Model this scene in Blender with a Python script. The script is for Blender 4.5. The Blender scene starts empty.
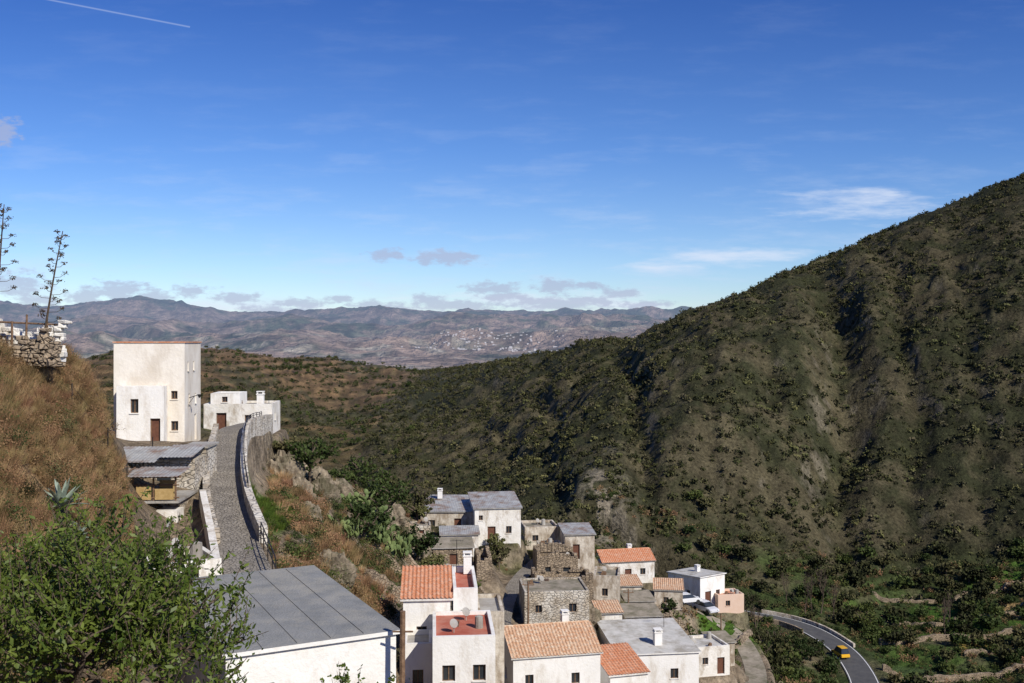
import bpy, math, random, bmesh
import numpy as np
from mathutils import Vector, Matrix
rng=np.random.default_rng(7); random.seed(7)
scene=bpy.context.scene
COL=scene.collection
# ---------------------------------------------------------------- noise
def h2(ix,iy,seed):
    n=(ix*374761393+iy*668265263+seed*1274126177)&0xffffffff
    n=((n^(n>>13))*1274126177)&0xffffffff
    n=n^(n>>16)
    return n/4294967295.0
def vn(x,y,seed=0):
    fx=np.floor(x);fy=np.floor(y)
    ix=fx.astype(np.int64);iy=fy.astype(np.int64)
    tx=x-fx;ty=y-fy
    tx=tx*tx*tx*(tx*(tx*6-15)+10);ty=ty*ty*ty*(ty*(ty*6-15)+10)
    a=h2(ix,iy,seed);b=h2(ix+1,iy,seed);c=h2(ix,iy+1,seed);d=h2(ix+1,iy+1,seed)
    return (a+(b-a)*tx)*(1-ty)+(c+(d-c)*tx)*ty
def fbm(x,y,seed=0,o=5,ridged=False):
    s=0;a=1.0;t=0
    for i in range(o):
        n=vn(x,y,seed+i*17)*2-1
        if ridged: n=1-2*np.abs(n)
        s=s+a*n;t+=a;a*=0.5
        x,y=(x*0.8-y*0.6)*2.03+11.3,(x*0.6+y*0.8)*2.03+5.7
    return s/t
def sst(a,b,x):
    t=np.clip((x-a)/(b-a),0,1);return t*t*(3-2*t)
# ---------------------------------------------------------------- terrain survey (metres: distance, height) by bearing
FAR=[(1500,-105),(2500,-98),(4000,-112),(6000,-100),(9000,-90),(14000,-60),(30000,-60)]
PR={
-700:[(2,-2),(10,-1),(30,3),(60,8),(150,10),(400,10),(900,-10)],
-150:[(2,-2),(10,-3),(20,-2.5),(30,-0.5),(40,1),(60,1.2),(100,-1),(300,-10),(900,-20)],
0:[(2,-2),(10,-5),(18,-6.4),(25,-6.2),(32,-4.6),(38,-2.2),(43,-0.6),(46,-0.1),(60,-0.5),(100,-4),(300,-25),(900,-20)],
65:[(2,-2),(10,-5),(20,-7.2),(28,-7.4),(36,-6),(42,-3.9),(47,-1.2),(50,-0.4),(60,-1.5),(100,-7),(300,-30),(700,-18),(1000,-40)],
100:[(2,-2),(10,-5),(20,-7.5),(30,-8.4),(40,-7.2),(46,-5),(51,-2.4),(58,-2.5),(64,-5),(72,-6.8),(90,-7),(120,-10),(300,-35),(700,-12),(1000,-40)],
128:[(2,-2),(10,-5),(20,-7.6),(30,-8.9),(40,-9.6),(50,-9),(56,-8),(62,-7),(72,-6.9),(90,-7),(120,-10),(300,-40),(700,-8),(1000,-40)],
180:[(2,-2),(10,-5),(20,-8),(30,-9.6),(40,-10.6),(50,-10.8),(56,-10.4),(62,-7.6),(75,-6.9),(90,-7.2),(100,-9),(130,-18),(300,-50),(450,-45),(700,-5),(1000,-40)],
232:[(2,-2),(10,-5),(20,-8.5),(30,-10.8),(40,-11),(50,-10.4),(60,-9.1),(72,-7.2),(90,-8),(100,-10),(130,-20),(200,-40),(300,-58),(450,-44),(700,-8),(1000,-50)],
262:[(2,-2),(10,-5),(20,-9),(30,-11.5),(40,-12),(50,-12.6),(58,-12.4),(66,-11.8),(76,-11),(86,-10.6),(95,-11),(110,-16),(200,-42),(300,-58),(450,-46),(740,-10),(1000,-50)],
300:[(2,-2),(10,-5),(20,-9.5),(30,-12.5),(40,-13.5),(50,-13.6),(60,-13),(75,-12.2),(90,-12),(100,-12.8),(120,-20),(200,-45),(300,-60),(450,-51),(800,-15),(1050,-50)],
350:[(2,-2),(10,-5.5),(20,-10.5),(30,-14.5),(40,-16.2),(50,-17),(60,-17),(75,-16.5),(90,-15),(100,-14.8),(110,-16),(130,-24),(200,-45),(300,-58),(450,-54),(800,-21),(1100,-60)],
400:[(2,-2),(10,-6),(20,-11.5),(30,-16),(40,-19),(50,-20.8),(60,-21.6),(75,-21.4),(90,-20.2),(110,-19.6),(120,-20),(140,-27),(200,-45),(300,-56),(400,-48),(600,-33),(780,-26),(900,-30),(1200,-80)],
440:[(2,-2),(10,-6.5),(20,-12),(30,-17),(40,-20.5),(50,-22.8),(60,-24.2),(75,-25),(90,-25),(110,-24.5),(130,-23.6),(140,-25),(160,-32),(220,-48),(300,-52),(400,-44),(600,-24),(720,-20),(900,-30),(1200,-90)],
500:[(2,-2),(10,-7),(20,-13),(30,-18.5),(40,-22.5),(50,-25.5),(60,-27.4),(75,-28.6),(90,-28.8),(110,-28.2),(130,-27),(145,-28),(160,-34),(190,-42),(260,-44),(350,-40),(520,-17),(640,-11),(800,-25),(1200,-90)],
550:[(2,-2),(10,-7),(20,-13.2),(30,-19),(40,-23.2),(50,-26.5),(60,-28.5),(75,-30),(90,-31),(110,-31),(130,-30.5),(145,-31),(160,-36),(190,-43),(240,-41),(350,-29),(470,-9),(565,-5),(700,-25),(1200,-90)],
600:[(2,-2),(10,-7),(20,-13.5),(30,-19.5),(40,-24),(50,-27.5),(60,-29.5),(75,-31.5),(90,-33.3),(110,-34),(130,-34),(145,-34.3),(160,-37.5),(175,-42),(190,-44),(240,-36),(350,-17),(450,0),(480,2.0),(600,-20),(1200,-90)],
700:[(2,-2),(10,-7.5),(20,-14),(40,-26),(60,-33),(75,-36),(90,-38),(110,-40),(130,-41.5),(150,-42.5),(165,-47.5),(190,-54),(210,-54),(230,-44),(250,-30),(300,-8),(380,12.5),(400,13),(550,-20),(1200,-90)],
800:[(2,-2),(10,-7.5),(20,-14),(40,-27),(60,-36),(90,-44),(110,-48),(150,-55),(190,-57.4),(210,-56.6),(232,-50),(262,-33),(300,-10),(360,19),(410,32),(450,26),(600,-5),(1200,-90)],
900:[(2,-2),(10,-7.5),(20,-14),(40,-27),(60,-38),(100,-52),(150,-59),(190,-60),(215,-59),(240,-53),(270,-33),(310,-6),(370,28),(430,52),(470,48),(700,10),(1300,-90)],
1024:[(2,-2),(10,-7.5),(20,-14),(40,-27),(60,-38),(100,-52),(150,-59),(180,-60),(210,-57),(235,-51),(260,-33),(300,0),(370,45),(425,72.5),(460,70),(700,30),(1400,-90)],
1250:[(2,-2),(10,-7),(40,-24),(100,-44),(150,-50),(200,-48),(250,-25),(330,40),(450,100),(550,112),(800,80),(1600,-60)],
1700:[(2,-2),(10,-7),(40,-20),(100,-40),(150,-45),(200,-40),(250,-10),(330,60),(450,110),(550,112),(800,80),(1600,-60)],
}
PXK=np.array(sorted(PR)); NU=900;NL=900
UG=np.linspace(-1.212,1.188,NU); LG=np.linspace(math.log(1.0),math.log(30000),NL)
tab=np.zeros((len(PXK),NL))
for i,k in enumerate(PXK):
    p=PR[k]+[q for q in FAR if q[0]>PR[k][-1][0]*1.1]
    tab[i]=np.interp(LG,np.log([q[0] for q in p]),[q[1] for q in p])
T=np.zeros((NU,NL))
for j in range(NL): T[:,j]=np.interp(UG*1000+512,PXK,tab[:,j])
def gsm(A,s,ax):
    r=int(s*3);k=np.exp(-0.5*(np.arange(-r,r+1)/s)**2);k/=k.sum()
    pad=[(0,0),(0,0)];pad[ax]=(r,r);B=np.pad(A,pad,mode='edge');o=0
    for i,w in enumerate(k):
        sl=[slice(None),slice(None)];sl[ax]=slice(i,i+A.shape[ax]);o=o+w*B[tuple(sl)]
    return o
T=gsm(gsm(T,4.5,0),2.0,1)
def base(u,d):
    a=np.clip((u-UG[0])/(UG[1]-UG[0]),0,NU-1.001);b=np.clip((np.log(np.maximum(d,1.0))-LG[0])/(LG[1]-LG[0]),0,NL-1.001)
    i=a.astype(int);j=b.astype(int);s=a-i;t=b-j
    return (T[i,j]*(1-s)+T[i+1,j]*s)*(1-t)+(T[i,j+1]*(1-s)+T[i+1,j+1]*s)*t
DBx=[330,400,500,550,600,700,800,900,1024,1300];DB=[330,300,190,188,188,208,222,232,228,225]
DRx=[330,400,440,500,550,600,700,800,900,1024,1300];DR=[700,780,725,640,560,475,390,410,430,425,560]
C3=([-700,-100,0,60,140,190,230,330,420,480,560,600,650,700,1000,1700],[318,309,306,308,300,309,318,316,319,313,318,315,310,317,325,320])
C2=([-700,0,100,200,300,360,400,460,520,600,640,700,1700],[322,325,318,328,321,327,325,318,324,320,317,326,325])
C1=([-700,0,200,300,350,430,480,530,600,660,1700],[334,334,340,333,339,341,330,338,331,333,335])
LANE=[(-24.2,96,-7.8),(-23.0,90,-7.3),(-22.3,84,-7.0),(-21.4,76,-6.9),(-19.0,66,-8.2),(-16.6,58,-9.3),(-13.7,50,-10.1),(-11.3,43,-10.4),(-11.0,38,-10.6)]
ROAD=[(20,222,-53),(36,211,-55),(46.2,207,-56),(50.8,205.5,-56.4),(55.6,203,-56.8),(59.6,198,-57.3),(62,189,-57.9),(61.8,179,-58.4),(59.6,168,-58.9),(54,154,-59.6),(47,140,-60.5),(38,120,-62)]
ALLEY=[(4,128,-27.4),(1.0,118,-27.8),(-0.6,108,-28.2),(-1.0,96,-28.6),(-0.3,84,-28.9),(0,72,-28.9),(-0.5,60,-28)]
TRACK=[(13,128,-34.2),(22,138,-36.5),(27,141,-38.5),(31,138,-40.5),(31,128,-41.5),(28,115,-41),(25,104,-40)]
def smooth_path(P,step=1.0):
    P=[Vector(p) for p in P];out=[]
    for i in range(len(P)-1):
        p0=P[max(i-1,0)];p1=P[i];p2=P[i+1];p3=P[min(i+2,len(P)-1)]
        n=max(2,int((p2-p1).length/step))
        for k in range(n):
            t=k/n
            out.append(0.5*((2*p1)+(p2-p0)*t+(2*p0-5*p1+4*p2-p3)*t*t+(3*p1-p0-3*p2+p3)*t**3))
    out.append(P[-1]);return out
PATHS=[(smooth_path(LANE,2),1.25,0.7,0.07),(smooth_path(ROAD,4),3.6,5.0,0.15),(smooth_path(ALLEY,3),1.3,1.5,0.06),(smooth_path(TRACK,3),1.8,3,0.06)]
def carve(X,Y,Z,path,rf,fade,drop):
    pts=np.array([tuple(p) for p in path])
    m=(X>pts[:,0].min()-rf-fade)&(X<pts[:,0].max()+rf+fade)&(Y>pts[:,1].min()-rf-fade)&(Y<pts[:,1].max()+rf+fade)
    if not m.any(): return Z
    x=X[m];y=Y[m];best=np.full(x.shape,1e9);bz=np.zeros(x.shape)
    for a,b in zip(pts[:-1],pts[1:]):
        dx,dy=b[0]-a[0],b[1]-a[1];L=dx*dx+dy*dy+1e-9
        t=np.clip(((x-a[0])*dx+(y-a[1])*dy)/L,0,1)
        dd=np.hypot(x-a[0]-t*dx,y-a[1]-t*dy);zz=a[2]+t*(b[2]-a[2])
        k=dd<best;best=np.where(k,dd,best);bz=np.where(k,zz,bz)
    w=1-sst(rf,rf+fade,best)
    Z=Z.copy();Z[m]=Z[m]*(1-w)+(bz-drop)*w
    return Z
def path_dist(x,y,path):
    pts=np.array([tuple(p) for p in path]);best=np.full(x.shape,1e9)
    for a,b in zip(pts[:-1],pts[1:]):
        dx,dy=b[0]-a[0],b[1]-a[1];L=dx*dx+dy*dy+1e-9
        t=np.clip(((x-a[0])*dx+(y-a[1])*dy)/L,0,1)
        best=np.minimum(best,np.hypot(x-a[0]-t*dx,y-a[1]-t*dy))
    return best
HOUSES=[]
def H_(name,A,B,D,z0,h,**k): HOUSES.append(dict(name=name,A=A,B=B,D=D,z0=z0,h=h,**k))
def mt(X,Y):
    u=X/np.maximum(Y,1);px=u*1000+512
    db=np.interp(px,DBx,DB);dr=np.interp(px,DRx,DR)
    return (Y-db)/(dr-db)
def mwest(X,Y):
    px=X/np.maximum(Y,1)*1000+512
    e=np.interp(Y,[280,450,620,760],[330,360,405,430])+14*fbm(X/30,Y/30,19,3)
    return sst(-14,14,px-e)
def Hgt(X,Y):
    X=np.asarray(X,float);Y=np.asarray(Y,float)
    u=X/np.maximum(Y,1);d=Y;px=u*1000+512
    z=base(u,d)
    near=fbm(X/6,Y/6,3,4)*0.35*sst(4,25,d)*(1-sst(150,400,d))
    vill=sst(400,440,px)*(1-sst(700,760,px))*sst(85,100,d)*(1-sst(150,165,d))
    z=z+near+vill*(fbm(X/5,Y/7,13,4,True)*.9)
    t=mt(X,Y);m=np.clip(np.sin(np.pi*np.clip(t,0,1)),0,1)**0.6*sst(340,430,px)
    m2=sst(-0.05,0.12,t)*(1-sst(1.3,1.8,t))*sst(340,430,px)
    s=u+0.034*fbm(X/50,Y/50,21,4)+0.03*(np.clip(t,0,1)-.4)
    g=0
    for uc,w,a in ((-.02,.014,2.5),(.035,.016,3),(.118,.022,4.5),(.19,.018,2.0),(.25,.016,2),(.322,.046,13),(.40,.022,3),(.47,.022,3)):
        k=np.clip(1-np.abs(s-uc)/w,0,1);g=g-a*k*k*(3-2*k)
    z=z+m*g*(1-0.35*t)
    crag=fbm(X/50,Y/50,47,3)*.5+.5
    z=z+m*fbm(X/46,Y/46,31,6,True)*5.5+m2*(fbm(X/9,Y/10,41,4)*1.4+fbm(X/13,Y/15,43,5,True)*(.8+2.2*sst(.4,.65,crag)))
    hm=sst(240,420,d)*(1-sst(1200,1600,d))*(1-sst(380,440,px))
    z=z+hm*(fbm(X/90,Y/110,51,6,True)*9+fbm(X/12,Y/12,61,3)*1.0)
    tm=sst(820,870,px)*sst(150,170,d)*(1-sst(232,245,d))
    q=(z+0.5*fbm(X/25,Y/25,71,2))/1.7;fl=np.floor(q);st=(fl+sst(0.72,1.0,q-fl))*1.7
    z=z*(1-tm)+st*tm
    f=sst(1500,3500,d)
    def rid(C,dc,w,amp,sc,seed):
        cz=-(np.interp(px,C[0],C[1])-341.5)/1000*dc
        n=fbm(X/sc,Y/sc,seed,8,True)
        q=np.exp(-((d-dc)/w)**2)
        return q*(cz+95+amp*n*0.9-amp*0.2)+q*(1-q)*amp*3.4*n
    far=np.maximum(np.maximum(rid(C1,6500,1300,80,900,81),rid(C2,10000,1500,130,1300,91)),rid(C3,15500,2600,190,1900,97))
    z=z+f*(far+30*fbm(X/500,Y/500,77,6,True))
    for P,rf,fa,dr in PATHS: z=carve(X,Y,z,P,rf,fa,dr)
    for hh in HOUSES:
        if hh.get('nopad'): continue
        A=np.array(hh['A']);B=np.array(hh['B']);ex=(B-A);L=np.linalg.norm(ex);ex/=L;ey=np.array([-ex[1],ex[0]])
        lx=(X-A[0])*ex[0]+(Y-A[1])*ex[1];ly=(X-A[0])*ey[0]+(Y-A[1])*ey[1]
        dd=np.hypot(np.maximum(np.maximum(-lx,lx-L),0),np.maximum(np.maximum(-ly,ly-hh['D']),0))
        w=1-sst(0.4,1.9,dd)
        z=z*(1-w)+(hh['z0']-0.05)*w
    return z
def hz(x,y): return float(Hgt(np.array([x]),np.array([y]))[0])
# ---------------------------------------------------------------- materials
def nn(nt,t,**k):
    n=nt.nodes.new(t)
    for a,b in k.items(): setattr(n,a,b)
    return n
def ramp(nt,fac,stops):
    r=nn(nt,'ShaderNodeValToRGB');e=r.color_ramp.elements
    while len(e)<len(stops): e.new(0.5)
    for i,(p,c) in enumerate(stops):
        e[i].position=p;e[i].color=(c[0],c[1],c[2],1) if hasattr(c,'__len__') else (c,c,c,1)
    nt.links.new(fac,r.inputs[0]);return r.outputs[0]
def noise(nt,vec,sc,det=4,rough=0.55):
    n=nn(nt,'ShaderNodeTexNoise');n.inputs['Scale'].default_value=sc;n.inputs['Detail'].default_value=det;n.inputs['Roughness'].default_value=rough
    nt.links.new(vec,n.inputs['Vector']);return n.outputs['Fac']
def mixc(nt,f,a,b,mode='MIX'):
    m=nn(nt,'ShaderNodeMix',data_type='RGBA',blend_type=mode)
    for s,v in ((0,f),(6,a),(7,b)):
        if isinstance(v,bpy.types.NodeSocket): nt.links.new(v,m.inputs[s])
        elif s==0: m.inputs[0].default_value=v
        else: m.inputs[s].default_value=(v[0],v[1],v[2],1)
    return m.outputs[2]
def mat(name,c1,c2,scale=2.0,rough=0.9,bump=0.3,bscale=8.0,stain=None,stf=0.5,rand=0.0,metal=0.0,spec=0.3,trans=0.0,stsc=0.5,det=4,sthr=.46):
    m=bpy.data.materials.new(name);m.use_nodes=True;nt=m.node_tree;b=nt.nodes['Principled BSDF']
    g=nn(nt,'ShaderNodeNewGeometry').outputs['Position']
    f=noise(nt,g,scale,det,0.6)
    c=ramp(nt,f,[(0.32,c1),(0.68,c2)])
    if stain:
        mp=nn(nt,'ShaderNodeMapping');mp.inputs['Scale'].default_value=(1,1,.4);nt.links.new(g,mp.inputs[0])
        s=ramp(nt,noise(nt,mp.outputs[0],stsc,6,0.7),[(sthr,0),(sthr+.16,stf)])
        c=mixc(nt,s,c,stain)
    if rand>0:
        oi=nn(nt,'ShaderNodeObjectInfo').outputs['Random']
        hs=nn(nt,'ShaderNodeHueSaturation');nt.links.new(c,hs.inputs['Color'])
        mr=nn(nt,'ShaderNodeMapRange');nt.links.new(oi,mr.inputs[0]);mr.inputs[3].default_value=1-rand;mr.inputs[4].default_value=1+rand
        nt.links.new(mr.outputs[0],hs.inputs['Value'])
        mr2=nn(nt,'ShaderNodeMapRange');nt.links.new(oi,mr2.inputs[0]);mr2.inputs[3].default_value=0.5+0.05*rand;mr2.inputs[4].default_value=0.5-0.06*rand
        nt.links.new(mr2.outputs[0],hs.inputs['Hue']);c=hs.outputs[0]
    nt.links.new(c,b.inputs['Base Color'])
    b.inputs['Roughness'].default_value=rough;b.inputs['Metallic'].default_value=metal
    b.inputs['Specular IOR Level'].default_value=spec
    if bump>0:
        bp=nn(nt,'ShaderNodeBump');bp.inputs['Strength'].default_value=bump;bp.inputs['Distance'].default_value=0.08
        nt.links.new(noise(nt,g,bscale,3,0.6),bp.inputs['Height']);nt.links.new(bp.outputs[0],b.inputs['Normal'])
    if trans>0:
        tr=nn(nt,'ShaderNodeBsdfTranslucent');nt.links.new(c,tr.inputs[0])
        mx=nn(nt,'ShaderNodeMixShader');mx.inputs[0].default_value=trans
        nt.links.new(b.outputs[0],mx.inputs[1]);nt.links.new(tr.outputs[0],mx.inputs[2])
        nt.links.new(mx.outputs[0],nt.nodes['Material Output'].inputs[0])
    return m
def stonemat(name,c1,c2,mortar,scale=2.6,wash=0.0):
    m=bpy.data.materials.new(name);m.use_nodes=True;nt=m.node_tree;b=nt.nodes['Principled BSDF']
    g=nn(nt,'ShaderNodeNewGeometry').outputs['Position']
    mp=nn(nt,'ShaderNodeMapping');mp.inputs['Scale'].default_value=(1,1,1.7);nt.links.new(g,mp.inputs[0])
    v=nn(nt,'ShaderNodeTexVoronoi');v.inputs['Scale'].default_value=scale;nt.links.new(mp.outputs[0],v.inputs['Vector'])
    e=nn(nt,'ShaderNodeTexVoronoi',feature='DISTANCE_TO_EDGE');e.inputs['Scale'].default_value=scale;nt.links.new(mp.outputs[0],e.inputs['Vector'])
    sx=nn(nt,'ShaderNodeSeparateColor');nt.links.new(v.outputs['Color'],sx.inputs[0])
    c=ramp(nt,sx.outputs[0],[(0.1,c1),(0.9,c2)])
    c=mixc(nt,0.55,c,ramp(nt,noise(nt,g,.8,6,0.75),[(0.34,[x*0.5 for x in c1]),(0.66,[x*1.1 for x in c2])]))
    ed=ramp(nt,e.outputs['Distance'],[(0.0,.8),(0.05,0)])
    c=mixc(nt,ed,c,mortar)
    if wash: c=mixc(nt,ramp(nt,noise(nt,g,0.6,6,0.7),[(0.40,wash),(0.58,0)]),c,(0.68,0.64,0.56))
    nt.links.new(c,b.inputs['Base Color']);b.inputs['Roughness'].default_value=0.95
    bp=nn(nt,'ShaderNodeBump');bp.inputs['Strength'].default_value=0.9;bp.inputs['Distance'].default_value=0.1
    nt.links.new(ramp(nt,e.outputs['Distance'],[(0.0,0),(0.12,1)]),bp.inputs['Height']);nt.links.new(bp.outputs[0],b.inputs['Normal'])
    return m
M={}
M['white']=mat('whitewash',(0.76,0.74,0.69),(0.83,0.81,0.77),0.8,0.9,0.3,6,(0.46,0.38,0.28),0.5,stsc=0.9,sthr=.5)
M['white2']=mat('peeling_whitewash',(0.66,0.62,0.54),(0.80,0.77,0.71),1.0,0.95,0.6,5,(0.33,0.26,0.18),0.8,stsc=1.1,sthr=.5)
M['cream']=mat('cream_render',(0.72,0.66,0.56),(0.82,0.77,0.68),0.7,0.9,0.3,5,(0.52,0.44,0.34),0.5,stsc=0.6)
M['oldwhite']=mat('weathered_whitewash',(0.44,0.38,0.30),(0.66,0.60,0.50),1.2,0.95,0.6,5,(0.24,0.18,0.12),0.9,stsc=1.0,sthr=.44)
M['peach']=mat('peach_render',(0.66,0.47,0.35),(0.7,0.52,0.4),1,0.9,0.2)
M['stone']=stonemat('rubble_stone',(0.20,0.15,0.10),(0.44,0.34,0.23),(0.09,0.068,0.045))
M['lstone']=stonemat('limewashed_stone',(0.30,0.24,0.17),(0.52,0.44,0.33),(0.17,0.135,0.095),2.4,0.7)
M['wstone']=stonemat('whitewashed_stone_wall',(0.40,0.34,0.26),(0.60,0.53,0.43),(0.26,0.21,0.16),2.2,0.95)
M['cobble']=stonemat('paving_stones',(0.24,0.21,0.17),(0.33,0.295,0.245),(0.19,0.16,0.13),5.2)
M['greyroof']=mat('grey_roof_felt',(0.19,0.195,0.19),(0.27,0.27,0.26),0.9,0.85,0.5,14,(0.35,0.33,0.28),0.6,stsc=0.7)
M['lightroof']=mat('pale_roof_paint',(0.46,0.45,0.41),(0.58,0.56,0.52),1,0.9,0.3,9,(0.28,0.25,0.20),0.8)
M['redroof']=mat('red_terrace_paint',(0.36,0.085,0.05),(0.45,0.13,0.08),1,0.85,0.2,8,(0.5,0.25,0.18),0.5)
M['tile']=mat('terracotta_tile',(0.42,0.21,0.11),(0.62,0.42,0.27),6.0,0.85,0.3,12,(0.66,0.54,0.40),0.8,stsc=3)
M['tileo']=mat('orange_tile',(0.50,0.18,0.08),(0.60,0.30,0.17),5.0,0.85,0.3,12,(0.62,0.40,0.28),0.7,stsc=2.4)
M['corr']=mat('corrugated_sheet',(0.30,0.30,0.29),(0.44,0.44,0.42),1.5,0.6,0.2,9,(0.22,0.13,0.08),0.85,metal=0.1)
M['wood']=mat('weathered_wood',(0.12,0.07,0.04),(0.24,0.15,0.09),6,0.8,0.4,20)
M['ywood']=mat('yellow_boards',(0.36,0.24,0.09),(0.48,0.34,0.15),5,0.8,0.3,20)
M['door']=mat('door_paint',(0.10,0.04,0.025),(0.16,0.07,0.04),5,0.6,0.2,20)
M['glass']=mat('window_glass',(0.02,0.025,0.03),(0.04,0.045,0.05),1,0.15,0,spec=0.6)
M['metal']=mat('dark_iron',(0.03,0.03,0.03),(0.06,0.05,0.045),5,0.6,0.1,metal=0.6)
M['concrete']=mat('concrete',(0.32,0.30,0.27),(0.42,0.40,0.36),1.5,0.9,0.4,8,(0.2,0.17,0.13),0.6)
M['earthroof']=mat('launa_earth_roof',(0.22,0.19,0.14),(0.36,0.31,0.24),1.2,0.95,0.5,8,(0.11,0.105,0.055),0.7)
M['asphalt']=mat('asphalt',(0.065,0.065,0.068),(0.095,0.093,0.09),1,0.85,0.2,12)
M['paint']=mat('road_paint',(0.7,0.7,0.68),(0.8,0.8,0.78),2,0.7,0)
M['fartown']=mat('hazed_render',(0.42,0.41,0.42),(0.52,0.51,0.52),.05,0.9,0)  # white walls greyed, distance haze put into the base colour
M['rock']=mat('schist_rock',(0.10,0.078,0.055),(0.33,0.27,0.19),1.6,0.95,1.0,2.5,(0.07,0.065,0.035),0.8,stsc=.9,det=8)
M['shrub']=mat('scrub_leaves',(0.030,0.034,0.013),(0.078,0.078,0.032),0.8,0.85,0,rand=0.5,spec=0.1,det=2)
M['shrub2']=mat('scrub_grey_leaves',(0.055,0.055,0.028),(0.11,0.10,0.054),0.8,0.85,0,rand=0.4,spec=0.1,det=2)
M['shrub3']=mat('scrub_bright_leaves',(0.075,0.082,0.03),(0.13,0.13,0.05),0.8,0.85,0,rand=0.4,spec=0.1,det=2)
M['green']=mat('bush_leaves',(0.035,0.055,0.013),(0.085,0.115,0.03),1.2,0.7,0,rand=0.45,spec=0.2,trans=0.25,det=2)
M['dry']=mat('dry_brush',(0.17,0.10,0.05),(0.33,0.215,0.11),1.2,0.9,0,rand=0.35,spec=0.1,trans=0.2,det=2)
M['straw']=mat('dry_grass_blades',(0.30,0.20,0.09),(0.48,0.36,0.18),1.5,0.9,0,rand=0.35,spec=0.1,trans=0.25,det=2)
M['grass']=mat('green_grass_blades',(0.06,0.10,0.015),(0.13,0.19,0.035),1.5,0.9,0,rand=0.3,spec=0.1,trans=0.3,det=2)
M['leaf']=mat('almond_leaves',(0.065,0.11,0.014),(0.20,0.25,0.045),2.2,0.5,0,spec=0.4,trans=0.4,det=2)
M['bark']=mat('bark',(0.07,0.05,0.035),(0.14,0.105,0.075),8,0.95,0.6,20)
M['agave']=mat('agave_leaf',(0.16,0.20,0.15),(0.26,0.31,0.24),3,0.6,0.1,spec=0.3)
M['cactus']=mat('prickly_pear_pad',(0.08,0.12,0.035),(0.16,0.20,0.07),1.5,0.7,0.2,20,rand=0.2)
M['stalk']=mat('dry_agave_stalk',(0.05,0.035,0.022),(0.10,0.07,0.045),5,0.9,0.3,15)
# ---------------------------------------------------------------- mesh helpers
def link(o,parent=None):
    COL.objects.link(o)
    if parent is not None: o.parent=parent
    return o
def mesh_np(name,V,F,m,parent=None,smooth=False):
    V=np.asarray(V,np.float32).reshape(-1,3);F=np.asarray(F,np.int32);k=F.shape[1]
    me=bpy.data.meshes.new(name);me.vertices.add(len(V));me.vertices.foreach_set('co',V.ravel())
    me.loops.add(F.size);me.loops.foreach_set('vertex_index',F.ravel())
    me.polygons.add(len(F));me.polygons.foreach_set('loop_start',np.arange(0,F.size,k,dtype=np.int32))
    try: me.polygons.foreach_set('loop_total',np.full(len(F),k,np.int32))
    except Exception: pass
    if smooth: me.polygons.foreach_set('use_smooth',np.ones(len(F),bool))
    me.update(calc_edges=True);me.validate()
    if m: me.materials.append(m)
    return link(bpy.data.objects.new(name,me),parent)
class MB:
    def __init__(s): s.v=[];s.f=[]
    def poly(s,*p):
        i=len(s.v);s.v+= [tuple(q) for q in p];s.f.append(tuple(range(i,i+len(p))))
    def box(s,x0,x1,y0,y1,z0,z1):
        p=[(x,y,z) for z in (z0,z1) for y in (y0,y1) for x in (x0,x1)];i=len(s.v);s.v+=p
        for f in ((0,2,3,1),(4,5,7,6),(0,1,5,4),(2,6,7,3),(0,4,6,2),(1,3,7,5)): s.f.append(tuple(i+k for k in f))
    def beam(s,a,b,r0,r1=None,n=6):
        r1=r0 if r1 is None else r1
        a=Vector(a);b=Vector(b);d=(b-a).normalized();q=d.orthogonal().normalized();w=d.cross(q);i=len(s.v)
        for c,r in ((a,r0),(b,r1)):
            for k in range(n):
                t=2*math.pi*k/n;s.v.append(tuple(c+q*(math.cos(t)*r)+w*(math.sin(t)*r)))
        for k in range(n): s.f.append((i+k,i+(k+1)%n,i+n+(k+1)%n,i+n+k))
        s.f.append(tuple(i+k for k in reversed(range(n))));s.f.append(tuple(i+n+k for k in range(n)))
    def obj(s,name,m,parent=None,smooth=False):
        if not s.f: return None
        me=bpy.data.meshes.new(name);me.from_pydata(s.v,[],s.f);me.update()
        if smooth:
            for p in me.polygons: p.use_smooth=True
        me.materials.append(m);return link(bpy.data.objects.new(name,me),parent)
def empty(name,loc=(0,0,0),rot=0):
    e=bpy.data.objects.new(name,None);e.location=loc;e.rotation_euler=(0,0,rot);return link(e)
def sheet(mb,P0,E,S,kind):
    P0=Vector(P0);E=Vector(E);S=Vector(S);N=E.cross(S).normalized();LE=E.length;LS=S.length
    if N.z<0:N=-N
    if kind=='plain': 
        mb.poly(P0,P0+E,P0+E+S,P0+S);return
    per,amp,k=(0.28,0.075,6) if kind=='tile' else (0.22,0.025,4)
    nx=max(2,int(LE/per*k));row=0.42 if kind=='tile' else 2.0;nr=max(1,int(LS/row))
    ys=[]
    for r in range(nr):
        a=r/nr;b=(r+1)/nr;dr=0.035 if kind=='tile' else 0.008
        ys+=[(a,dr),(b-0.0005,0.0)]
    i0=len(mb.v)
    for (y,o) in ys:
        for x in range(nx+1):
            s=x/nx;ph=s*LE/per*2*math.pi
            mb.v.append(tuple(P0+E*s+S*y+N*(o+amp*(0.5+0.5*math.cos(ph))+random.uniform(-.006,.006))))
    for r in range(len(ys)-1):
        for x in range(nx):
            a=i0+r*(nx+1)+x;mb.f.append((a,a+1,a+nx+2,a+nx+1))
def slab(mb,P0,E,S,th):
    P0=Vector(P0);E=Vector(E);S=Vector(S);N=E.cross(S).normalized()
    if N.z<0:N=-N
    t=[P0,P0+E,P0+E+S,P0+S];b=[p-N*th for p in t]
    mb.poly(*b[::-1]);mb.poly(*[p-N*0.004 for p in t])
    for i in range(4): mb.poly(t[i],b[i],b[(i+1)%4],t[(i+1)%4])
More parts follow.
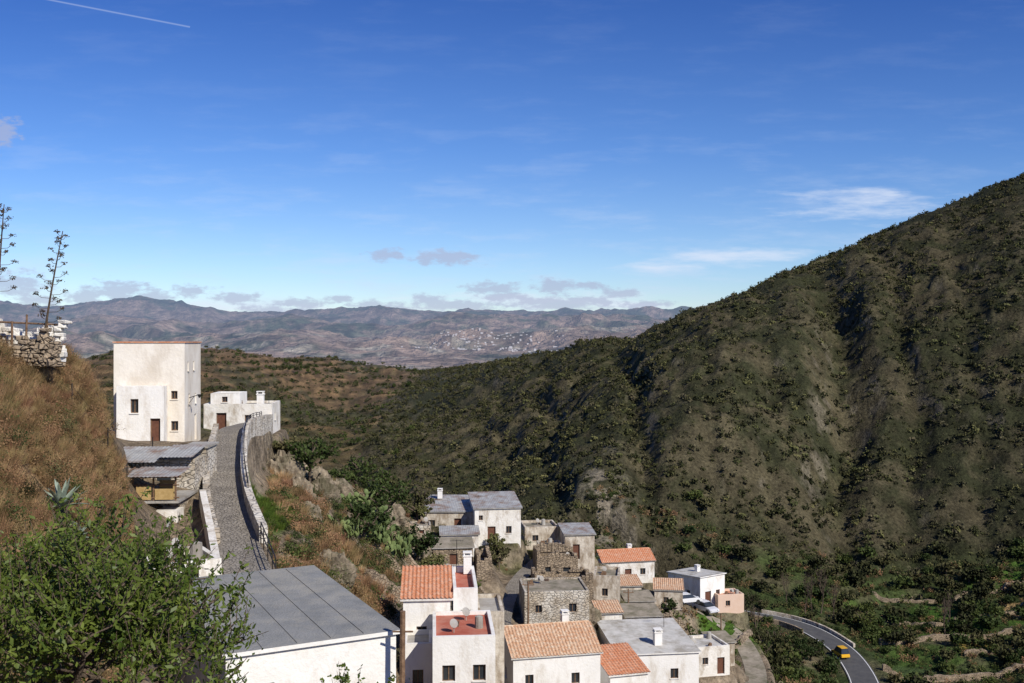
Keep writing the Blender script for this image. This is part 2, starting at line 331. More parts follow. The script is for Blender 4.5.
def panel(mb,gl,fr,dr,o,dx,L,z0,z1,ops,n):
    o=Vector(o);dx=Vector(dx);n=Vector(n)
    xs=sorted({0,L}|{q[0] for q in ops}|{q[0]+q[2] for q in ops});zs=sorted({z0,z1}|{q[1] for q in ops}|{q[1]+q[3] for q in ops})
    P=lambda s,z,dp=0:o+dx*s+Vector((0,0,z))-n*dp
    for a,b in zip(xs[:-1],xs[1:]):
        for c,d in zip(zs[:-1],zs[1:]):
            mx,mz=(a+b)/2,(c+d)/2
            if any(q[0]<mx<q[0]+q[2] and q[1]<mz<q[1]+q[3] for q in ops): continue
            mb.poly(P(a,c),P(b,c),P(b,d),P(a,d))
    for q in ops:
        s,z,w,h=q[:4];k=q[4] if len(q)>4 else 'win';dp=0.22
        c=[(s,z),(s+w,z),(s+w,z+h),(s,z+h)]
        for i in range(4):
            a,b=c[i],c[(i+1)%4];mb.poly(P(*a),P(*b),P(*b,dp),P(*a,dp))
        tgt=dr if k=='door' else gl  # unglazed holes also get this dark pane, standing in for interior shade
        tgt.poly(*[P(x,y,dp-0.01) for x,y in c])
        def bar(a,b,c2,d2,dd=dp-0.06):
            fr.poly(P(a,c2,dd),P(b,c2,dd),P(b,d2,dd),P(a,d2,dd))
            fr.poly(P(a,c2,dd),P(a,c2,dp),P(a,d2,dp),P(a,d2,dd));fr.poly(P(b,c2,dd),P(b,c2,dp),P(b,d2,dp),P(b,d2,dd))
        if k=='win':
            t=0.06
            bar(s,s+t,z,z+h);bar(s+w-t,s+w,z,z+h);bar(s+w/2-t/2,s+w/2+t/2,z+t,z+h-t);bar(s+t,s+w-t,z,z+t,dp-.065);bar(s+t,s+w-t,z+h-t,z+h,dp-.065)
            mb.poly(P(s-.06,z,-.07),P(s+w+.06,z,-.07),P(s+w+.06,z,0),P(s-.06,z,0));mb.poly(P(s-.06,z-.07,-.07),P(s+w+.06,z-.07,-.07),P(s+w+.06,z,-.07),P(s-.06,z,-.07))
        if k=='door':
            bar(s,s+.07,z,z+h);bar(s+w-.07,s+w,z,z+h);bar(s+.07,s+w-.07,z+h-.07,z+h,dp-.065)
def block(par,x0,x1,y0,y1,zb,h,wall='white',roof='flat',rm='concrete',rise=0,ops=None,cop=None,par_h=0.3,over=0.2,tag='',broken=False):
    ops=ops or {};w=MB();gl=MB();fr=MB();dr=MB();r=MB();r2=MB()
    Lx=x1-x0;Ly=y1-y0
    panel(w,gl,fr,dr,(x0,y0,0),(1,0,0),Lx,zb,h,ops.get('f',[]),(0,-1,0))
    panel(w,gl,fr,dr,(x1,y0,0),(0,1,0),Ly,zb,h,ops.get('r',[]),(1,0,0))
    panel(w,gl,fr,dr,(x0,y0,0),(0,1,0),Ly,zb,h,ops.get('l',[]),(-1,0,0))
    panel(w,gl,fr,dr,(x0,y1,0),(1,0,0),Lx,zb,h,[],(0,1,0))
    if roof=='flat':
        t=0.22;zr=h-par_h
        a=[(x0,y0),(x1,y0),(x1,y1),(x0,y1)];b=[(x0+t,y0+t),(x1-t,y0+t),(x1-t,y1-t),(x0+t,y1-t)]
        for i in range(4):
            j=(i+1)%4
            w.poly((*a[i],h),(*a[j],h),(*b[j],h),(*b[i],h));w.poly((*b[i],h),(*b[j],h),(*b[j],zr),(*b[i],zr))
        r.poly(*[(*p,zr) for p in b])
        if broken:
            rs=random.Random(int(x1*100+y1*10))
            for i in range(4):
                j=(i+1)%4;A2=Vector(a[i]+(0,));B2=Vector(a[j]+(0,));n=int((B2-A2).length/.42);hh_=rs.uniform(0,.7)
                for k in range(n):
                    hh_=min(1.1,max(-.02,hh_+rs.uniform(-.35,.35)));p=A2.lerp(B2,(k+.5)/n)
                    cx=min(max(p.x,x0+.22),x1-.22);cy=min(max(p.y,y0+.22),y1-.22)
                    if hh_>.05: w.box(cx-.2,cx+.2,cy-.2,cy+.2,h+.003,h+hh_)
        if cop:
            c=MB();o=0.07
            c.box(x0-o,x1+o,y0-o,y0+t+o,h+.003,h+.1);c.box(x0-o,x1+o,y1-t-o,y1+o,h+.003,h+.1)
            c.box(x0-o,x0+t+o,y0+t+o+.002,y1-t-o-.002,h+.003,h+.1);c.box(x1-t-o,x1+o,y0+t+o+.002,y1-t-o-.002,h+.003,h+.1)
            c.obj('coping'+tag,M[cop],par)
    kind='tile' if rm in('tile','tileo') else ('corr' if rm=='corr' else 'plain')
    if roof=='shed':
        hb=h+rise
        w.poly((x0,y0,h),(x0,y1,h),(x0,y1,hb));w.poly((x1,y0,h),(x1,y1,h),(x1,y1,hb));w.poly((x0,y1,h),(x1,y1,h),(x1,y1,hb),(x0,y1,hb))
        k=rise/Ly;P0=(x0-over,y0-over,h-k*over+.12);E=(Lx+2*over,0,0);S=(0,Ly+2*over,k*(Ly+2*over))
        sheet(r,P0,E,S,kind);slab(r2,P0,E,S,.12)
    if roof=='shedx':
        hb=h+rise
        w.poly((x0,y0,h),(x1,y0,h),(x1,y0,hb));w.poly((x0,y1,h),(x1,y1,h),(x1,y1,hb));w.poly((x1,y0,h),(x1,y1,h),(x1,y1,hb),(x1,y0,hb))
        k=rise/Lx;P0=(x0-over,y0-over,h-k*over+.12);E=(0,Ly+2*over,0);S=(Lx+2*over,0,k*(Lx+2*over))
        sheet(r,P0,E,S,kind);slab(r2,P0,E,S,.12)
    if roof=='gable':
        ym=(y0+y1)/2;k=rise/(Ly/2)
        for x in (x0,x1): w.poly((x,y0,h),(x,y1,h),(x,ym,h+rise))
        for P0,S in (((x0-over,y0-over,h-k*over+.12),(0,Ly/2+over,k*(Ly/2+over))),((x0-over,y1+over,h-k*over+.12),(0,-Ly/2-over,k*(Ly/2+over)))):
            E=(Lx+2*over,0,0);sheet(r,P0,E,S,kind);slab(r2,P0,E,S,.1)
        for i in range(int((Lx+2*over)/.4)): r.beam((x0-over+i*.4,ym,h+rise+.14),(x0-over+i*.4+.42,ym,h+rise+.16),.11,.09)
    w.obj('walls'+tag,M[wall],par);r.obj('roof'+tag,M[rm],par)
    r2.obj('roof_edge'+tag,M['white'] if wall in('white','cream') else M['concrete'],par)
    gl.obj('windows'+tag,M['glass'],par);fr.obj('window_frames'+tag,M['wood'],par);dr.obj('door'+tag,M['door'],par)
def chimney(par,x,y,z,h=1.0,s=.3,m='white',tag=''):
    b=MB();b.box(x-s,x+s,y-s,y+s,z-.4,z+h);b.box(x-s-.06,x+s+.06,y-s-.06,y+s+.06,z+h+.003,z+h+.08)
    for i in (-1,1):
        for j in (-1,1): b.box(x+i*s-.05*(i>0)*2,x+i*s+.05*(i<0)*2,y+j*s-.1*(j>0),y+j*s+.1*(j<0),z+h+.083,z+h+.25)
    b.box(x-s-.04,x+s+.04,y-s-.04,y+s+.04,z+h+.253,z+h+.32);b.obj('chimney'+tag,M[m],par)
def antenna(par,x,y,z,h=2.0,tag=''):
    b=MB();b.beam((x,y,z-.3),(x,y,z+h),.025);b.beam((x-.5,y,z+h-.1),(x+.5,y+.2,z+h-.1),.015)
    for i in range(6): b.beam((x-.45+i*.18,y-.25,z+h-.1),(x-.45+i*.18,y+.3,z+h-.1),.01,n=4)
    b.obj('tv_antenna'+tag,M['metal'],par)
def clutter(par,x0,x1,y0,y1,z,seed,n=5):
    rs=random.Random(seed);a=MB();b=MB()
    for i in range(n):
        x=rs.uniform(x0+.5,x1-.5);y=rs.uniform(y0+.5,y1-.5);k=rs.randint(0,3)
        if k==0: b.beam((x,y,z+.003),(x,y,z+.75),.28,.26,10);b.beam((x,y,z+.753),(x,y,z+.8),.2,.12,10)
        elif k==1:
            s=rs.uniform(.15,.3);a.box(x-s,x+s,y-.15,y+.15,z+.003,z+.25);a.box(x-s*.6,x+s*.9,y-.12,y+.1,z+.253,z+.42)
        elif k==2:
            for j in range(4): a.beam((x+j*.12,y,z+.03),(x+j*.12+.1,y+1.2,z+.06+.02*j),.04,n=5)
        else: b.beam((x,y,z),(x,y,z+.5),.03);b.beam((x,y-.02,z+.6),(x+.06,y-.12,z+.66),.3,.05,12)
    a.obj('stacked_clutter',M['wood'],par);b.obj('tanks_and_dish',M['concrete'],par)
H_('large_white_house',(-28.8,72.3),(-23.9,73.0),7,-7.8,7.7,wall='cream',rm='concrete',cop='tileo',
   ops={'f':[(4.0,3.6,.45,.6),(4.0,1.3,.5,.7)],'r':[(1.2,5.6,.5,.7),(3.6,5.6,.5,.7),(1.6,3.1,.6,.8),(4.4,3.0,.6,.8),(4.2,0.2,.9,2.0,'door')]})
H_('small_white_house',(-27.6,89.5),(-21.6,90.0),5,-8.3,2.7,wall='white2',rm='earthroof',par_h=.2,
   ops={'f':[(1.1,0.1,.9,1.8,'door'),(3.6,1.0,.6,.7)],'r':[(1.5,1.1,.6,.7)]})
H_('grey_roofed_house',(-7.93,27.7),(-3.48,30.0),9,-13.0,4.25,wall='white',roof='shed',rm='greyroof',rise=0.1,over=.12,ops={'f':[(.45,2.2,.9,1.15),(3.4,0,.95,2,'door')]})
H_('white_cottage',(-14.6,40.5),(-12.2,42.0),3.2,-11.2,2.1,wall='white2',roof='flat',rm='lightroof',ops={'f':[(1.2,1,.7,.8)]},nopad=True)
H_('red_terraced_house',(-7.4,68),(-2.3,68.4),5.5,-24.5,6.9)
H_('tiled_roof_house',(0.1,81),(7.3,82.6),7,-29.6,3.9,wall='white',roof='gable',rm='tile',rise=1.5,ops={'f':[(1.0,1.6,.7,.9),(4.9,1.5,.7,.9)],'l':[(2.5,1.5,.7,.9)]})
H_('flat_roofed_house',(10.4,97.5),(18.4,98.5),9.5,-35.5,4.9,wall='white',roof='shed',rm='lightroof',rise=.6,ops={'f':[(1.5,2.4,.8,1.0),(5.2,2.4,.8,1.0)],'l':[(2,2,.8,1)]})
H_('orange_roofed_house',(13.0,143),(20.6,144.6),5,-34.8,3.1,wall='white2',roof='gable',rm='tileo',rise=1.2,ops={'f':[(1.2,1.2,.8,.9),(3.3,0.1,1.0,2.0,'door'),(5.6,1.2,.8,.9)]})
H_('valley_white_house',(23.9,153),(27.7,147.2),5,-39.2,3.9,wall='white',roof='shedx',rm='lightroof',rise=.5,ops={'f':[(1,1.2,.8,.9),(4,1.2,.8,.9)],'r':[(1,0.1,1.2,2.1,'door'),(3.2,1.3,.8,.9)]})
H_('peach_outbuilding',(30.4,147.5),(34.4,148.3),3.5,-40.0,2.6,wall='peach',rm='tileo',ops={'f':[(1.2,.9,.7,.8)]})
H_('upper_village_house',(-11.5,126),(-4.9,126),8,-24.2,2.7,wall='oldwhite',roof='shed',rm='corr',rise=.8,ops={'f':[(1,.9,.8,.8),(4.2,.1,.9,1.8,'door')]})
H_('upper_village_house',(-4.6,123.5),(1.1,124.3),7,-25.0,4.3,wall='white2',roof='shed',rm='corr',rise=.9,ops={'f':[(1.6,.1,1.0,2.0,'door'),(3.9,1.2,.7,.9),(.5,2.9,.5,.6)],'r':[(2,1.2,.8,.9)]})
H_('village_cottage',(1.7,132),(6.2,132.6),5,-27.4,2.9,wall='oldwhite',rm='earthroof',ops={'f':[(1,1,.8,.8)]})
H_('village_cottage',(6.8,128),(10.6,128.4),5,-28,3.2,wall='oldwhite',roof='shed',rm='corr',rise=.5,ops={'f':[(1,.1,.9,1.9,'door')]})
H_('stone_house',(1.3,103),(8.0,103.6),6,-29.4,3.6,wall='lstone',rm='earthroof',par_h=.15,ops={'f':[(1.1,1.4,.7,.8),(4.6,1.4,.8,.9)],'r':[(2,1.4,.7,.8)]})
H_('ruined_stone_house',(2.6,113.5),(9.3,114),5,-29.8,2.5,wall='stone',rm='earthroof',par_h=1.4,broken=True,ops={'f':[(2,1,.8,1.1,'hole'),(4.6,.3,.9,1.6,'hole')]})
H_('stone_barn',(9.6,118),(12.6,117.6),5,-31.6,4.0,wall='oldwhite',rm='earthroof',ops={'f':[(1,1.6,.7,.9)],'l':[(1.6,1.6,.7,.9)]})
H_('stone_shed',(-8.8,112),(-4.4,112.5),4,-25.6,2.4,wall='stone',roof='shed',rm='earthroof',rise=.3,ops={'f':[(1.8,.05,.9,1.7,'door')]})
H_('small_farm_shed',(19.6,137.5),(23.4,137),4,-36.8,2.6,wall='oldwhite',roof='shed',rm='tile',rise=.6,ops={'f':[(1.2,.9,.7,.8)]})
H_('small_farm_shed',(14.4,126),(18.0,126.3),4,-35.4,2.6,wall='stone',roof='shed',rm='earthroof',rise=.3,ops={'f':[(1.2,.9,.7,.8)]})
H_('tiled_annex_house',(8.3,84.5),(11.6,85.4),5,-32.0,3.7,wall='white',roof='shed',rm='tileo',rise=.9,ops={'f':[(1,1.8,.7,.8)]})
H_('stone_cottage',(-8.6,103),(-4.4,103.4),4,-26.6,2.7,wall='lstone',rm='earthroof',par_h=.15,ops={'f':[(.8,.1,.9,1.8,'door'),(2.7,1,.6,.7)]})
H_('stone_cottage',(12.6,110.6),(16.6,111),4,-33.6,3.1,wall='lstone',roof='shed',rm='earthroof',rise=.3,ops={'f':[(1,1.3,.7,.8)],'l':[(1.5,1.3,.7,.8)]})
H_('village_cottage',(20.6,112),(24.6,113),4.5,-37.6,3.3,wall='white2',roof='flat',rm='lightroof',ops={'f':[(.8,1.3,.7,.8),(2.6,.1,.9,1.9,'door')],'r':[(1.5,1.3,.7,.8)]})
H_('village_cottage',(13.6,134),(17.4,134.4),3.6,-35.6,2.7,wall='oldwhite',roof='shed',rm='tile',rise=.6,ops={'f':[(1,.9,.7,.8)]})
H_('ruined_stone_house',(-3.9,110.5),(-2.2,110.7),4,-26.4,1.9,wall='stone',rm='earthroof',par_h=1.0,broken=True)
H_('stone_cottage',(3.0,120.5),(8.0,121),4.2,-29.2,3.0,wall='stone',rm='earthroof',par_h=.9,broken=True,ops={'f':[(1,1.2,.7,.8,'hole'),(3.2,.1,.9,1.8,'hole')]})
H_('ruined_stone_house',(17.4,120.5),(20.6,121),4,-36.2,2.0,wall='stone',rm='earthroof',par_h=1.2,broken=True,ops={'f':[(1.2,.1,.8,1.5,'hole')]})
H_('stone_cottage',(9.8,124.4),(13.2,124.6),3.2,-32.0,2.6,wall='lstone',rm='earthroof',par_h=.15,ops={'f':[(1,1,.7,.8)]})
H_('village_cottage',(-8.4,118.6),(-4.0,119),3.4,-25.6,2.6,wall='white2',roof='shed',rm='corr',rise=.35,ops={'f':[(.8,.9,.6,.8),(2.6,.1,.9,1.8,'door')]})
H_('village_cottage',(3.4,127.2),(6.4,127.4),3,-28.4,2.5,wall='lstone',roof='flat',rm='earthroof',par_h=.12,ops={'f':[(1,.9,.6,.7)]})
H_('village_cottage',(9.4,108.6),(12.0,108.9),3,-32.6,3.0,wall='white2',roof='shed',rm='tile',rise=.5,ops={'f':[(.9,1.3,.7,.8)]})
H_('village_cottage',(24.6,122.5),(27.4,123),3.4,-39.8,2.8,wall='oldwhite',roof='shed',rm='earthroof',rise=.3,ops={'f':[(.9,1.0,.7,.8)]})
H_('stone_shed',(-11.8,116),(-9.4,116.3),3,-23.6,2.2,wall='lstone',rm='earthroof',par_h=.12,ops={'f':[(.8,.1,.8,1.6,'door')]})
for hi,hh in enumerate(HOUSES):
    A=hh['A'];B=hh['B'];L=math.dist(A,B);e=empty(hh['name'],(A[0],A[1],hh['z0']),math.atan2(B[1]-A[1],B[0]-A[0]));hh['e']=e;hh['L']=L
    if hh['name']=='red_terraced_house':
        block(e,0,3.2,0,5,-4,6.9,'white','shed','tileo',1.0,{'f':[(.9,4.2,.7,.9)],'l':[(2,4,.7,.9)]},tag='_a')
        block(e,3.42,5.1,.6,7.5,-4,7.5,'white','flat','redroof',par_h=.45,ops={'f':[(.5,4.4,.7,1.6,'door')]},tag='_b')
        block(e,2.0,5.9,-6.2,-.3,-4,6.2,'white','flat','redroof',par_h=.25,ops={'f':[(.6,3.4,.8,1.0),(2.5,3.4,.8,1.0)],'r':[(2,3.4,.8,1.0)]},tag='_c')
        block(e,0.1,1.97,-3.2,-.02,-4,4.9,'white','flat','concrete',par_h=.3,ops={'f':[(.6,2.2,.7,1.0)]},tag='_d')
        block(e,5.13,7.0,1.5,6.5,-4,5.6,'oldwhite','flat','concrete',par_h=.25,ops={'f':[(.6,3.2,.6,.9)]},tag='_e')
        chimney(e,4.6,6.8,7.5,.9);antenna(e,3.8,7,7.4,2.2);clutter(e,2.2,5.7,-6,-1,5.95,3,4)
        continue
    block(e,0,L,0,hh['D'],-4.5,hh['h'],hh.get('wall','white'),hh.get('roof','flat'),hh.get('rm','concrete'),hh.get('rise',0),hh.get('ops'),hh.get('cop'),hh.get('par_h',.3),hh.get('over',.2),broken=hh.get('broken',False))
    n=hh['name']
    if hh.get('roof','flat')=='flat' and n!='large_white_house': clutter(e,0,L,0,hh['D'],hh['h']-hh.get('par_h',.3),hi,4)
    if n=='large_white_house':
        block(e,0.5,3.75,-1.3,-.02,-4.5,4.6,'white','flat','concrete',0,{'f':[(.95,2.7,.55,1.0),(2.3,.5,.7,1.8,'door')]},par_h=.12,tag='_annex')
        lp=MB();lp.beam((5.0,1.5,3.6),(5.75,1.5,3.85),.03);lp.beam((5.0,1.5,3.2),(5.4,1.5,3.73),.02);lp.beam((5.75,1.5,3.86),(5.75,1.5,3.6),.16,.05,8);lp.obj('wall_lamp',M['metal'],e)
    if n=='small_white_house':
        block(e,.4,3.0,1.0,4.6,2.5,3.6,'white','flat','concrete',par_h=.12,ops={'f':[(1.0,2.8,.5,.5)]},tag='_roof_room');chimney(e,4.6,2.5,2.6,.8);antenna(e,5.2,3.5,2.5,1.8)
    if n=='flat_roofed_house': chimney(e,4.5,2.2,5.1,1.3,.38);antenna(e,6.5,7,5.5)
    if n=='tiled_roof_house': chimney(e,5.6,4.6,5.2,.8)
    if n=='valley_white_house': chimney(e,3,3.2,4.2,.7)
    if n=='upper_village_house': chimney(e,2,6,3.9,.6);antenna(e,1,5,3.6,1.6)
    if n=='orange_roofed_house': chimney(e,5,3.2,4.0,.7)
    if n=='grey_roofed_house':
        mb=MB()
        for k in range(1,5): mb.box(k*1.0,k*1.0+.03,.0,8.9,4.375,4.385+.08)
        mb.v=[(x,y,z+(y/9*.1)-.075) for x,y,z in mb.v];mb.obj('roof_seams',M['greyroof'],e)
# ---------------------------------------------------------------- terrain
us=np.concatenate([np.linspace(-1.15,-.57,50,endpoint=False),np.linspace(-.57,.57,720),np.linspace(.575,1.15,50)])
ds=np.concatenate([np.geomspace(1.2,30,90,endpoint=False),np.geomspace(30,180,250,endpoint=False),np.geomspace(180,520,290,endpoint=False),np.geomspace(520,3000,110,endpoint=False),np.geomspace(3000,26000,200)])
Ug,Dg=np.meshgrid(us,ds);X=Ug*Dg;Y=Dg.copy();Z=Hgt(X,Y)
nr,nc=X.shape
V=np.stack([X,Y,Z],-1).reshape(-1,3)
idx=np.arange(nr*nc).reshape(nr,nc)
F=np.stack([idx[:-1,:-1],idx[:-1,1:],idx[1:,1:],idx[1:,:-1]],-1).reshape(-1,4)
PX=Ug*1000+512;t=mt(X,Y)
def lerp(a,b,f): return a+(b-a)*f[...,None]
def cc(*c): return np.array(c)
n1=fbm(X/14,Y/14,101,5)*.5+.5;n2=fbm(X/3,Y/3,111,4)*.5+.5;n3=fbm(X/60,Y/60,121,4)*.5+.5
gx=np.gradient(Z,axis=1)/np.maximum(np.gradient(X,axis=1),1e-6);gy=np.gradient(Z,axis=0)/np.maximum(np.gradient(Y,axis=0),1e-6);sl=np.hypot(gx,gy)
C=lerp(cc(.20,.155,.105)*np.ones(X.shape+(3,)),cc(.09,.085,.038),sst(.46,.6,n1))
C=lerp(C,cc(.26,.21,.15),sst(.7,1.3,sl)*.7*sst(60,70,Y))
w=(1-sst(110,150,PX))*(1-sst(50,60,Y));C=lerp(C,lerp(cc(.24,.16,.085)*np.ones_like(C),cc(.10,.075,.04),sst(.45,.65,n2)),w)
w=sst(130,160,Y)*(1-sst(300,400,Y));C=lerp(C,lerp(cc(.085,.08,.042)*np.ones_like(C),cc(.045,.062,.02),sst(.38,.56,n1)),w)
mc=lerp(cc(.082,.070,.040)*np.ones_like(C),cc(.036,.038,.018),sst(.38,.58,n1*.45+n2*.3+n3*.25))
mc=lerp(mc,cc(.17,.145,.105),sst(1.0,1.7,sl)*sst(.46,.60,n2)*.65)
mc=lerp(mc,cc(.27,.23,.17),np.exp(-((Ug-.09)/.022)**2-((Y-228)/26)**2)*sst(.42,.56,n2)*.9)
mc=mc*(1-.18*sst(.33,.40,Ug))[...,None]
w=sst(-.02,.06,t)*mwest(X,Y)*(1-sst(900,1200,Y));C=lerp(C,mc,w)
hc=lerp(cc(.175,.112,.055)*np.ones_like(C),cc(.07,.066,.03),sst(.42,.60,n3*.45+n1*.35+n2*.2))
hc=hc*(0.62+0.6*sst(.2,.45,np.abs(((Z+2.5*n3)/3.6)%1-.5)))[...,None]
low=1-sst(-52,-30,Z);hc=lerp(hc,cc(.06,.058,.028),low*.6)
w=sst(260,380,Y)*(1-sst(1300,1700,Y))*(1-mwest(X,Y));C=lerp(C,hc,w)
f1=fbm(X/500,Y/700,131,7)*.5+.5;f2=fbm(X/130,Y/160,141,5)*.5+.5;f3=fbm(X/300,Y/300,151,6,True)*.5+.5
fc=lerp(cc(.24,.175,.135)*np.ones_like(C),cc(.07,.08,.05),sst(.42,.60,f1*.5+f2*.5))
fc=fc*(.6+.75*sst(.35,.7,f3))[...,None]
fc=lerp(fc,cc(.42,.36,.28),sst(.60,.70,f2)*(1-sst(8000,9000,Y))*.8)
w=sst(1300,2200,Y);C=lerp(C,fc,w)
for (x,y,rx,ry,c,s) in ((-17.8,98,4,4,(.07,.14,.02),1),(-16.3,67,1.6,6,(.09,.17,.02),1),(-13.5,76,3,4,(.09,.12,.03),.7),(92,214,9,5,(.06,.12,.02),1),(112,228,10,5,(.06,.11,.02),1),
   (30,139,5,7,(.07,.13,.02),1),(42,163,8,9,(.055,.09,.02),1),(91,196,5,5,(.30,.22,.06),1),(107,211,6,4,(.25,.17,.08),1),(75,185,8,6,(.06,.10,.03),.8),(70,215,7,4,(.06,.10,.02),.8),(84,204,7,3,(.06,.11,.02),.9),(98,206,9,3,(.065,.12,.02),.9),(78,172,8,6,(.06,.10,.02),.8),
   (-3,103,3,6,(.08,.11,.03),.5),(10,110,3,4,(.07,.11,.025),.7),(53,180,4,7,(.16,.13,.08),.7),(3,160,20,12,(.045,.06,.02),.8),(80,192,10,5,(.055,.095,.02),.8),(100,190,8,5,(.055,.095,.02),.8),(66,226,14,5,(.05,.08,.02),.7)):
    w=s*(1-sst(.7,1.15,np.hypot((X-x)/rx,(Y-y)/ry)+.6*(n2-.5)))
    C=lerp(C,cc(*c),w)
C=np.concatenate([C,np.ones(X.shape+(1,))],-1).astype(np.float32)
gm=bpy.data.materials.new('terrain_soil_haze');gm.use_nodes=True;nt=gm.node_tree;b=nt.nodes['Principled BSDF'];b.inputs['Roughness'].default_value=1;b.inputs['Specular IOR Level'].default_value=.1
at=nn(nt,'ShaderNodeAttribute',attribute_name='Col');g=nn(nt,'ShaderNodeNewGeometry').outputs['Position']
ln=nn(nt,'ShaderNodeVectorMath',operation='LENGTH');nt.links.new(g,ln.inputs[0])
a1=ramp(nt,noise(nt,g,1.3,5,.7),[(.3,.4),(.7,1.55)]);a2=ramp(nt,noise(nt,g,.12,4,.7),[(.3,.55),(.7,1.45)]);a3=ramp(nt,noise(nt,g,.012,6,.75),[(.35,.5),(.65,1.45)])
isf=nn(nt,'ShaderNodeMapRange');nt.links.new(ln.outputs['Value'],isf.inputs[0]);isf.inputs[1].default_value=900;isf.inputs[2].default_value=2500
nearc=mixc(nt,1,mixc(nt,1,at.outputs['Color'],a1,'MULTIPLY'),a2,'MULTIPLY');farc=mixc(nt,1,at.outputs['Color'],a3,'MULTIPLY')
c=mixc(nt,isf.outputs[0],nearc,farc);nt.links.new(c,b.inputs['Base Color'])
bsc=nn(nt,'ShaderNodeVectorMath',operation='SCALE');nt.links.new(g,bsc.inputs[0])
isn=nn(nt,'ShaderNodeMapRange');nt.links.new(ln.outputs['Value'],isn.inputs[0]);isn.inputs[1].default_value=1200;isn.inputs[2].default_value=1201;isn.inputs[3].default_value=1.0;isn.inputs[4].default_value=.008;nt.links.new(isn.outputs[0],bsc.inputs['Scale'])
bp=nn(nt,'ShaderNodeBump');bp.inputs['Strength'].default_value=1.0;nt.links.new(noise(nt,bsc.outputs[0],.9,5,.65),bp.inputs['Height'])
bd=nn(nt,'ShaderNodeMapRange');nt.links.new(ln.outputs['Value'],bd.inputs[0]);bd.inputs[1].default_value=1200;bd.inputs[2].default_value=1201;bd.inputs[3].default_value=.9;bd.inputs[4].default_value=110;nt.links.new(bd.outputs[0],bp.inputs['Distance']);nt.links.new(bp.outputs[0],b.inputs['Normal'])
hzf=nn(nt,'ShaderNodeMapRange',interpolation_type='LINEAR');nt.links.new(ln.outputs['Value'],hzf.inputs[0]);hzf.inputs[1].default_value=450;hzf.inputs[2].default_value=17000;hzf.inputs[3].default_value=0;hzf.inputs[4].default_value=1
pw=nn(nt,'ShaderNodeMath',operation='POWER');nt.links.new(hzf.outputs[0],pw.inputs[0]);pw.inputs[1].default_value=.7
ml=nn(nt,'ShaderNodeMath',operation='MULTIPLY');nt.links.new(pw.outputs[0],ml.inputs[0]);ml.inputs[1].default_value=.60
em=nn(nt,'ShaderNodeEmission');em.inputs[0].default_value=(.245,.335,.53,1);em.inputs[1].default_value=.85  # bluish distance haze painted over far terrain as emission
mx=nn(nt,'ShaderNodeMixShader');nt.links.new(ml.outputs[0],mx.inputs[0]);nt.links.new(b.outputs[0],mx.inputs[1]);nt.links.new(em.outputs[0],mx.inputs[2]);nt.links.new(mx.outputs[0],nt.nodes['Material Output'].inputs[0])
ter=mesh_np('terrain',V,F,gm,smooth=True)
ca=ter.data.color_attributes.new('Col','FLOAT_COLOR','POINT');ca.data.foreach_set('color',C.reshape(-1))
# ---------------------------------------------------------------- ribbons
def frames(P):
    out=[]
    for i,p in enumerate(P):
        a=P[max(i-1,0)];b=P[min(i+1,len(P)-1)];d=(b-a);d.z=0;d.normalize();out.append((p,Vector((d.y,-d.x,0))))
    return out
def ribbon(name,pts,w,m,zo=0,off=0,parent=None,step=1):
    P=smooth_path(pts,step);mb=MB()
    for p,s in frames(P):
        mb.v.append(tuple(p+s*(off-w/2)+Vector((0,0,zo))));mb.v.append(tuple(p+s*(off+w/2)+Vector((0,0,zo))))
    for i in range(len(P)-1): mb.f.append((2*i,2*i+1,2*i+3,2*i+2))
    return mb.obj(name,M[m],parent)
def sweep(name,pts,off,th,zlo,zhi,m,parent=None,jit=0,step=1):
    P=smooth_path(pts,step);mb=MB()
    for p,s in frames(P):
        j=random.uniform(-jit,jit)
        for a,z in ((off-th/2,zlo),(off-th/2,zhi+j),(off+th/2,zhi+j),(off+th/2,zlo)): mb.v.append(tuple(p+s*a+Vector((0,0,z))))
    for i in range(len(P)-1):
        for k in range(3): mb.f.append((4*i+k,4*i+k+1,4*i+k+5,4*i+k+4))
    n=4*(len(P)-1);mb.f.append((0,1,2,3));mb.f.append((n+3,n+2,n+1,n));return mb.obj(name,M[m],parent)
ribbon('cobbled_lane',LANE,2.1,'cobble')
sweep('retaining_wall',LANE[1:7],-1.25,.42,-4.6,.75,'wstone',jit=.03)
sweep('lane_wall',LANE[3:7],1.05,.4,-.4,.6,'lstone',jit=.08)
sweep('low_whitewashed_wall',LANE[5:8],1.3,.35,-.4,.8,'white2',jit=.02)
def railing(name,pts,off,z0,h=.95):
    P=frames(smooth_path(pts,1.5));mb=MB();q=[p+s*off for p,s in P]
    for i,p in enumerate(q): mb.beam(p+Vector((0,0,z0-.05)),p+Vector((0,0,z0+h)),.03,n=5)
    for a,b in zip(q[:-1],q[1:]):
        for k in (h,h*.55): mb.beam(a+Vector((0,0,z0+k)),b+Vector((0,0,z0+k)),.03,n=5)
    return mb.obj(name,M['metal'])
railing('iron_railing',LANE[2:6],-1.25,.75,.35)
railing('iron_railing',LANE[6:8],-1.12,0,1.0)
rd=empty('road')
ribbon('asphalt',ROAD,5.0,'asphalt',0,0,rd,2)
for o in (-2.25,2.25): ribbon('edge_line',ROAD,.13,'paint',.012,o,rd,2)
sweep('road_parapet_wall',ROAD[3:7],-3.0,.4,-.6,.6,'oldwhite',step=2)
sweep('road_retaining_wall',ROAD[1:6],3.2,.4,-.6,.9,'stone',jit=.1,step=2)
ribbon('village_alley',ALLEY,1.8,'cobble',.0)
ribbon('dirt_track',TRACK,2.6,'earthroof',.0)
